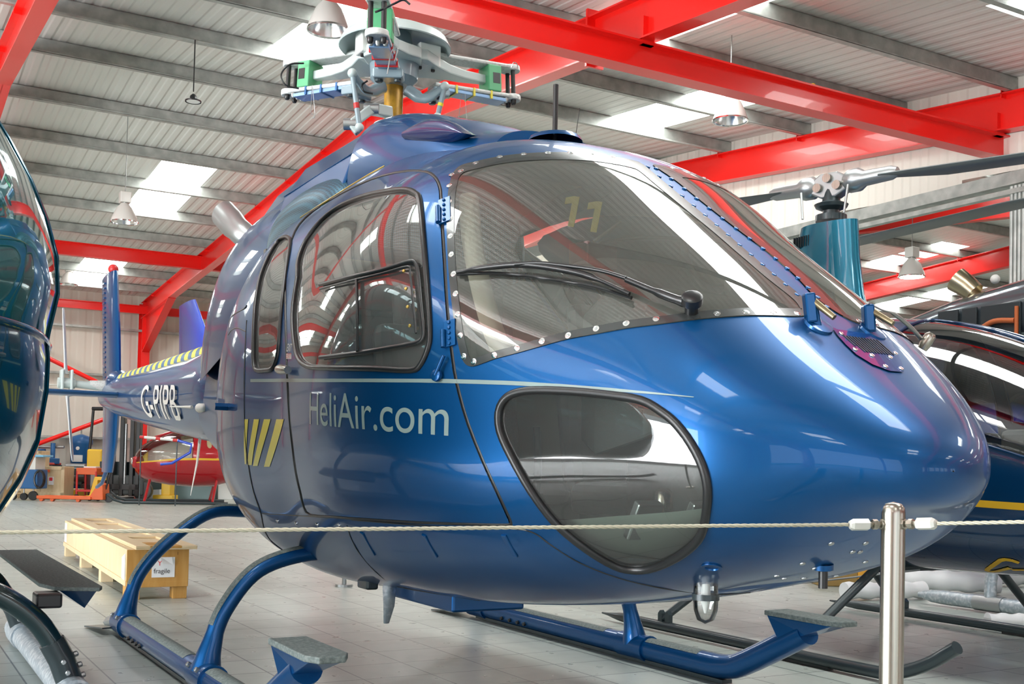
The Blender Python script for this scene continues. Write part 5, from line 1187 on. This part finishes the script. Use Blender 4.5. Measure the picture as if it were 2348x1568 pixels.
# ------------------------------------------------------------------ things along the rear wall
def frame_at(px, D, rot=0.):
    g = ray(px, 1100); p = CAM+g*D; a = -YAW+rot; c, s = math.cos(a), math.sin(a); ox, oy = float(p[0]), float(p[1])
    Rm = Matrix.Rotation(a, 3, 'Z')
    def L(x, y, z): return (ox+c*x-s*y, oy+s*x+c*y, z)
    return L, Rm, (ox, oy, 0), a
def mk(name, label, cat, px, D, rot=0., group=None):
    L, Rm, o, a = frame_at(px, D, rot); t = thing(name, label, cat, o, a, group)
    def bx(nm, m, x0, x1, y0, y1, z0, z1, par=None, bevel=.01): return MB().box(L((x0+x1)/2, (y0+y1)/2, (z0+z1)/2), (abs(x1-x0), abs(y1-y0), abs(z1-z0)), Rm).obj(nm, m, par or t, bevel=bevel)
    def tb(nm, m, pts, r, par=None, seg=10): return MB().tube([L(*p) for p in pts], r, seg).obj(nm, m, par or t, 60)
    def wheel(nm, x, y, r, w, par=None, m=BLACK):
        d = Rm @ Vector((0, 1, 0)); return MB().lathe([(r*.4, -w/2), (r*.95, -w/2), (r, -w/3), (r, w/3), (r*.95, w/2), (r*.4, w/2)], L(x, y, r), tuple(d), 18, True).obj(nm, m, par or t, 40)
    return t, L, Rm, bx, tb, wheel
# red helicopter at the back
t, L, Rm, bx, tb, wheel = mk('red_helicopter', 'small dark red helicopter with bubble canopy and twin round headlights near the rear wall', 'helicopter', 430, 26.6, .30)
def egg(xs, a0, a1, n=24):
    rs = []
    for x, zc, rz_, ry in xs:
        rs.append([L(x, -ry*math.cos(a), zc+rz_*math.sin(a)) for a in np.linspace(a0, a1, n)])
    return rs
EG = [(-1.22, .95, .05, .05), (-1.18, .95, .22, .2), (-1.05, .97, .38, .34), (-.8, 1.0, .5, .48), (-.4, 1.05, .62, .56), (.1, 1.08, .68, .58), (.6, 1.08, .66, .55), (1.1, 1.1, .55, .45), (1.6, 1.15, .35, .28), (2.2, 1.25, .14, .12)]
hu = MB().rings(egg(EG, -PI, 0), False, False, False); hu.obj('hull', REDH, t, 60)
MB().rings(egg(EG[5:], 0, PI), False, False, False).obj('rear_hull', REDH, t, 60)
MB().rings(egg(EG[:6], 0, PI), False, False, False).obj('canopy', CGLASS, t, 60)
MB().rings(egg([(x, z, a*1.004, b_*1.004) for x, z, a, b_ in EG], -.07, .0, 3), False, False, False).obj('gold_stripe', GOLD, t, 60)
bx('nose_panel', REDH, -1.26, -1.0, -.22, .22, .8, 1.1, bevel=.08); tb('canopy_post', REDH, [(-1.1, 0, 1.2), (-.75, 0, 1.55), (-.35, 0, 1.7)], .035)
for dy in (-.12, .12): MB().lathe([(.09, 0), (.08, .02), (.001, .03)], L(-1.27, dy, .98), tuple(Rm @ Vector((-1, -.25, 0))), 18).obj('headlight', CHROME, t, 60)
for x in (-.3, .3): 
    se = bx('seat', mat('tan_seat', (.42, .36, .2), .7), .0, .45, x-.22, x+.22, .85, 1.0, bevel=.04); bx('seat_back', mat('tan_seat', (.42, .36, .2), .7), .4, .52, x-.22, x+.22, 1.0, 1.55, se, .04)
for y in (-.85, .85):
    tb('skid_tube', DKGREY, [(-1.75, y, .22), (-1.6, y, .10), (-1.4, y, .04), (.9, y, .04)], .035)
    for x in (-.95, .55): tb('strut', REDH, [(x, y, .06), (x+.1, y*.45, .55)], .032)
tb('mast', DKGREY, [(.5, 0, 1.6), (.5, 0, 2.65)], .06)
for s in (-1, 1):
    cc3 = L(.5, 0, 2.68); e_3 = L(.5+s*3.7, s*.4, 2.66)
    foil(MB(), [((cc3[0], cc3[1]-.09, cc3[2]), (cc3[0], cc3[1]+.09, cc3[2]), .03, (0, 0, 1)), ((e_3[0], e_3[1]-.09, e_3[2]), (e_3[0], e_3[1]+.09, e_3[2]), .02, (0, 0, 1))]).obj('rotor_blade', WHITE, t, 60)
MB().tube([L(2.2, 0, 1.25), L(5.2, 0, 1.5)], [.12, .06], 12).obj('tail_boom', REDH, t, 60)
# pole and strap across the canopy: resting on stands
t, L, Rm, bx, tb, wheel = mk('striped_pole', 'red and white banded pole held across in front of the red helicopter', 'pole', 362, 24.9)
b = None
tb('pole', WHITE, [(-.42, 0, 1.52), (.42, 0, 1.46)], .032)
for x in (-.38, -.02, .36): tb('red_band', REDTAPE, [(x-.05, 0, 1.519-(x+.42)*.0714), (x+.05, 0, 1.512-(x+.42)*.0714)], .036)
tb('stand', DKGREY, [(-.40, 0, 0), (-.40, 0, 1.5)], .014); tb('stand', DKGREY, [(.40, 0, 0), (.40, 0, 1.46)], .014)
tb('blue_strap', FINBLUE, [(.4, 0, 1.46), (.72, .0, 1.38), (.70, 0, 1.2), (.3, 0, .95), (.05, 0, .92)], .03)
# forklift
t, L, Rm, bx, tb, wheel = mk('forklift', 'dark forklift truck with tall black mast behind the lower blue fin', 'forklift', 275, 28.0)
for x in (-.2, .05, .30, .45): bx('mast_rail', SATIN, x-.05, x+.05, -.1, .1, .1, 2.35)
bx('mast_head', SATIN, -.25, .5, -.1, .1, 2.2, 2.32); bx('mast_foot', SATIN, -.25, .5, -.1, .1, .25, .4)
bx('body', DKGREY, -.6, .6, .2, 2.2, .25, .95); bx('counterweight', mat('mid_grey_machine', (.05, .06, .06), .5), -.6, .6, -.05, .25, .12, .62, bevel=.04)
bx('yellow_cover', MYEL, -.93, -.55, .2, 1.2, .75, 1.25, bevel=.04); bx('yellow_flank', MYEL, .5, .62, .1, .2, .6, 1.35)
for x in (-.95, -.52): tb('cage_post', BLACK, [(x, .4, .9), (x+.08, .4, 2.28)], .035)
tb('cage_roof', BLACK, [(-.9, .4, 2.28), (.1, .4, 2.3)], .05)
for x in (-.5, .55): wheel('wheel', x, .1, .24, .2)
bx('fork', SATIN, -.2, -.1, -.75, -.1, .04, .09); bx('fork', SATIN, .3, .4, -.75, -.1, .04, .09)
tb('hydraulic_ram', DULL, [(.12, -.02, .3), (.12, -.02, 1.9)], .04)
# blue upright vessel (compressor)
t, L, Rm, bx, tb, wheel = mk('compressor_tank', 'blue upright pressure tank with domed top behind the tail rotor blade', 'tank', 183, 30.15)
MB().lathe([(.2, .85), (.26, .9), (.26, 1.35), (.3, 1.4), (.3, 1.5), (.22, 1.6), (.05, 1.66)], L(0, 0, 0), seg=24, cap=True).obj('tank', MBLUE, t, 60)
bx('plinth', MBLUE, -.22, .22, -.2, .2, 0, .88); bx('panel', WHITE, -.12, .14, -.265, -.22, .92, 1.1, bevel=0); MB().disc(L(.02, -.27, 1.28), tuple(Rm @ Vector((0, -1, 0))), .05, .02, 14).obj('gauge', WHITE, t)
tb('pipe', DULL, [(.0, 0, 1.62), (.0, 0, 1.8)], .02)
# rack of engine parts
t, L, Rm, bx, tb, wheel = mk('parts_trolley', 'low trolley loaded with blue and silver machine parts beside the blue tank', 'trolley', 92, 29.5)
bx('deck', DKGREY, -.5, .45, -.3, .3, .75, .82); tb('long_tube', DULL, [(-.6, 0, 1.28), (.6, 0, 1.30)], .04); tb('blue_tube', MBLUE, [(-.7, -.1, 1.2), (.15, -.1, 1.2)], .045)
for x in (-.45, .4):
    for y in (-.25, .25): tb('leg', DKGREY, [(x, y, 0), (x, y, .78)], .025)
tb('upright', MBLUE, [(.35, -.1, .8), (.35, -.1, 1.4)], .06); bx('blue_bracket', MBLUE, .25, .5, -.2, .0, .85, 1.0); bx('red_cloth', mat('red_cloth', (.6, .08, .07), .8), -.25, .45, -.3, .25, .82, .88, bevel=.02)
tb('stanchion', DKGREY, [(-.55, 0, .8), (-.55, 0, 1.75)], .025); MB().sph(L(-.55, 0, 1.79), .06, 10, 8).obj('amber_lamp', AMBER, t, 180)
# white and blue ground power cart
t, L, Rm, bx, tb, wheel = mk('power_cart', 'dark blue wheeled power cart with white cabinet and light blue tray', 'cart', 76, 26.6)
bx('chassis', MBLUE, -.5, .22, -.3, .3, .27, .72, bevel=.02); bx('cabinet', WHITE, -.45, .16, -.28, .28, .72, 1.02); bx('screen', BLACK, -.25, .02, -.3, -.28, .76, .96, bevel=0)
bx('tray', LBLUE, -.5, .34, -.3, .3, 1.02, 1.07)
for x in (-.35, -.1, .12): 
    w_ = wheel('wheel', x, -.25, .11 if x > 0 else .085, .07); tb('fork', DULL, [(x, -.25, .12), (x, -.25, .3)], .02, w_)
b = MB()
for k in range(5): b.tube([L(.27+.11*math.cos(a), -.32+.02*k, .5+.2*math.sin(a)) for a in np.linspace(0, 2*PI, 20)], .02, 6)
b.obj('hose_coil', BLACK, t, 60)
# crates
def crate(px, D, w, d, h, label, m=WOOD, z=0, face=WOODO, red=False):
    t, L, Rm, bx, tb, wheel = mk('wooden_crate', label, 'crate', px, D); bx('box', m, -w/2, w/2, -d/2, d/2, z+.08, z+h)
    for a, c in ((-w/2, -w/2+.08), (w/2-.08, w/2)): bx('batten', m, a, c, -d/2-.02, -d/2, z+.08, z+h, bevel=.003)
    bx('batten', m, -w/2, w/2, -d/2-.02, -d/2, z+h-.08, z+h, bevel=.003); bx('batten', m, -w/2, w/2, -d/2-.02, -d/2, z+.08, z+.17, bevel=.003)
    bx('skid', m, -w/2, -w/2+.1, -d/2, d/2, z, z+.08); bx('skid', m, w/2-.1, w/2, -d/2, d/2, z, z+.08)
    if red: bx('label', PAPER, -.05, .08, -d/2-.023, -d/2-.02, z+.35, z+.55, bevel=0); bx('red_mark', REDINK, -.03, .05, -d/2-.026, -d/2-.023, z+.45, z+.53, bevel=0); bx('orange_sticker', ORANGE, -.12, -.02, -d/2-.026, -d/2-.023, z+.66, z+.72, bevel=0)
crate(128, 27.6, .66, .6, .80, 'square plywood crate with a white and red label, right of the blue cart', red=True)
crate(78, 28.4, .55, .5, 1.18, 'tall plywood crate standing behind the blue cart', WOOD)
crate(36, 27.6, .3, .4, .12, 'low end of a wooden crate under the teal helicopter at the left edge', WOOD)
t, L, Rm, bx, tb, wheel = mk('pallet', 'pale wooden pallet stacked on yellow boards behind the orange pallet jack', 'pallet', 150, 28.65)
for k in range(5): bx('board', WOOD, -.4, .4, -.4+.18*k, -.28+.18*k, .20, .23, bevel=.002)
for x in (-.36, 0, .36): bx('bearer', MYEL if x else WOOD, x-.05, x+.05, -.4, .44, 0, .2, bevel=.003)
# engine-like dark machine
t, L, Rm, bx, tb, wheel = mk('machine_on_stand', 'dark engine on a low stand between the crate and the red trolley', 'engine', 172, 29.5)
bx('block', DKGREY, -.25, .3, -.3, .3, .3, .78, bevel=.04); tb('cylinder', SATIN, [(-.3, -.2, .5), (.35, -.2, .5)], .14); tb('cylinder', DULL, [(-.2, -.1, .8), (.3, -.1, .8)], .08)
bx('red_panel', REDTAPE, -.42, -.36, -.3, -.1, .28, .7); bx('stand', BLACK, -.28, .32, -.28, .28, .0, .1)
for x in (-.24, .28): bx('leg', BLACK, x-.03, x+.03, -.28, .28, .1, .32)
# red trolley and orange pallet jack, yellow jack
t, L, Rm, bx, tb, wheel = mk('red_trolley', 'red steel trolley with two shelves left of the lower blue fin', 'trolley', 207, 27.55)
bx('top_shelf', ORANGE, -.24, .26, -.3, .3, .62, .78); bx('low_shelf', REDTAPE, -.24, .26, -.3, .3, .2, .25); bx('white_tray', WHITE, -.1, .2, -.2, .1, .78, .82)
for x in (-.22, .24):
    for y in (-.28, .28): tb('leg', REDTAPE, [(x, y, .1), (x, y, .7)], .025)
    wheel('wheel', x, -.28, .07, .05)
t, L, Rm, bx, tb, wheel = mk('pallet_jack', 'orange pallet jack with long flat forks on the floor at left', 'pallet jack', 200, 26.2)
bx('fork', ORANGE, -1.05, .2, -.3, -.14, .06, .13); bx('fork', ORANGE, -1.05, .2, .14, .3, .06, .13)
MB().prism([(.1, .06), (.46, .06), (.44, .42), (.34, .44)], lambda p: L(p[0], -.22, p[1]), lambda p: L(p[0], .22, p[1])).obj('pump_housing', ORANGE, t, bevel=.01)
tb('handle', BLACK, [(.44, 0, .3), (.56, 0, .8), (.6, 0, 1.1)], .02)
wheel('wheel', .52, 0, .11, .08); wheel('roller', -.95, -.22, .05, .12, m=ORANGE); wheel('roller', -.7, -.22, .045, .12, m=ORANGE); wheel('roller', -.1, -.22, .045, .12, m=ORANGE)
t, L, Rm, bx, tb, wheel = mk('yellow_jack', 'small yellow lifting jack standing beside the red trolley', 'jack', 222, 26.85)
MB().prism([(-.14, .12), (.02, .12), (.06, .5), (.2, .5), (.2, .58), (-.02, .58)], lambda p: L(p[0], -.1, p[1]), lambda p: L(p[0], .1, p[1])).obj('frame', MYEL, t, bevel=.01)
bx('base', MYEL, -.2, .14, -.16, .16, .04, .13); wheel('wheel', -.12, -.1, .045, .04); wheel('wheel', .08, -.1, .045, .04)
t, L, Rm, bx, tb, wheel = mk('storage_chest', 'grey blue metal chest on the floor behind the red helicopter', 'chest', 443, 30.0)
bx('box', mat('chest_grey', (.16, .24, .25), .5), -.62, .6, -.3, .3, 0, .42); bx('lid', mat('chest_grey', (.16, .24, .25), .5), -.65, .63, -.32, .32, .42, .48)
t, L, Rm, bx, tb, wheel = mk('yellow_stand', 'yellow steel stand on the floor left of the red helicopter struts', 'stand', 385, 28.9)
bx('block', MYEL, -.1, .12, -.2, .2, .12, .44); bx('base', MYEL, -.3, .2, -.25, .25, 0, .12); 
t, L, Rm, bx, tb, wheel = mk('white_box', 'white box on the floor right of the grey blue chest', 'box', 522, 30.2); bx('box', WHITE, -.18, .2, -.2, .2, 0, .46)
t, L, Rm, bx, tb, wheel = mk('white_box', 'white box on the floor left of the grey blue chest', 'box', 352, 30.9); bx('box', WHITE, -.2, .24, -.2, .2, 0, .42)
# foam wrap and carton beyond the nose, low right
t, L, Rm, bx, tb, wheel = mk('orange_carton', 'orange and brown carton on the floor under the blue nose, beyond it', 'carton', 1930, 10.4)
bx('box', mat('brown_carton', (.32, .20, .06), .7), -.25, .1, -.2, .2, 0, .17); bx('end', mat('orange_carton', (.75, .35, .03), .6), .1, .2, -.2, .2, 0, .19)
for i, (px, D, ln, r, z, rot, la) in enumerate(((2030, 9.2, .75, .075, 0, .3, 'crumpled white foam wrap roll on the floor nearest the steel post'), (2170, 9.9, .9, .1, 0, -.2, 'white foam wrap roll lying in the middle of the heap under the navy hull'),
        (2350, 7.6, .5, .05, 0, .05, 'thin straight white foam tube on the floor at the right edge'), (2120, 10.9, 1.0, .13, 0, .12, 'fat white foam wrap roll farthest back beyond the navy hull'), (2310, 10.6, .7, .12, .0, -.1, 'thick white foam wrap roll behind the thin foam tube'))):
    L, Rm, o_, a_ = frame_at(px, D, rot); m = MB(); rs = []
    for k in range(17):
        u = -ln/2+ln*k/16; rr = r*(1+.12*math.sin(k*1.7+i)); rs.append([L(u, rr*math.cos(a), z+r*1.02+rr*math.sin(a)*(.9 if i != 2 else 1)) for a in np.linspace(0, 2*PI, 16, endpoint=False)])
    ob = m.rings(rs).obj('foam_roll', FOAM, smooth=60); setp(ob, la, 'foam roll')
for i, (px, D, w, z, la) in enumerate(((2290, 12.3, .5, 0, 'flat white foam sheet draped on the floor behind all the foam rolls'), (2040, 12.5, .6, .0, 'rumpled white foam sheet between the steel post and the foam rolls'))):
    L, Rm, o_, a_ = frame_at(px, D, .2*i); n = 12; vs = []; fs = []
    for a in range(n+1):
        for c in range(n+1):
            u, v = a/n-.5, c/n-.5; vs.append(L(u*w*1.6, v*w, .02+.13*max(0, .8-u*u*4-v*v*4)+.02*math.sin(9*u+5*v+i)))
    for a in range(n):
        for c in range(n): k = a*(n+1)+c; fs.append((k, k+1, k+n+2, k+n+1))
    ob = MB().add(vs, fs).obj('foam_sheet', FOAM, smooth=180); md = ob.modifiers.new('solid', 'SOLIDIFY'); md.thickness = .012; setp(ob, la, 'foam sheet')
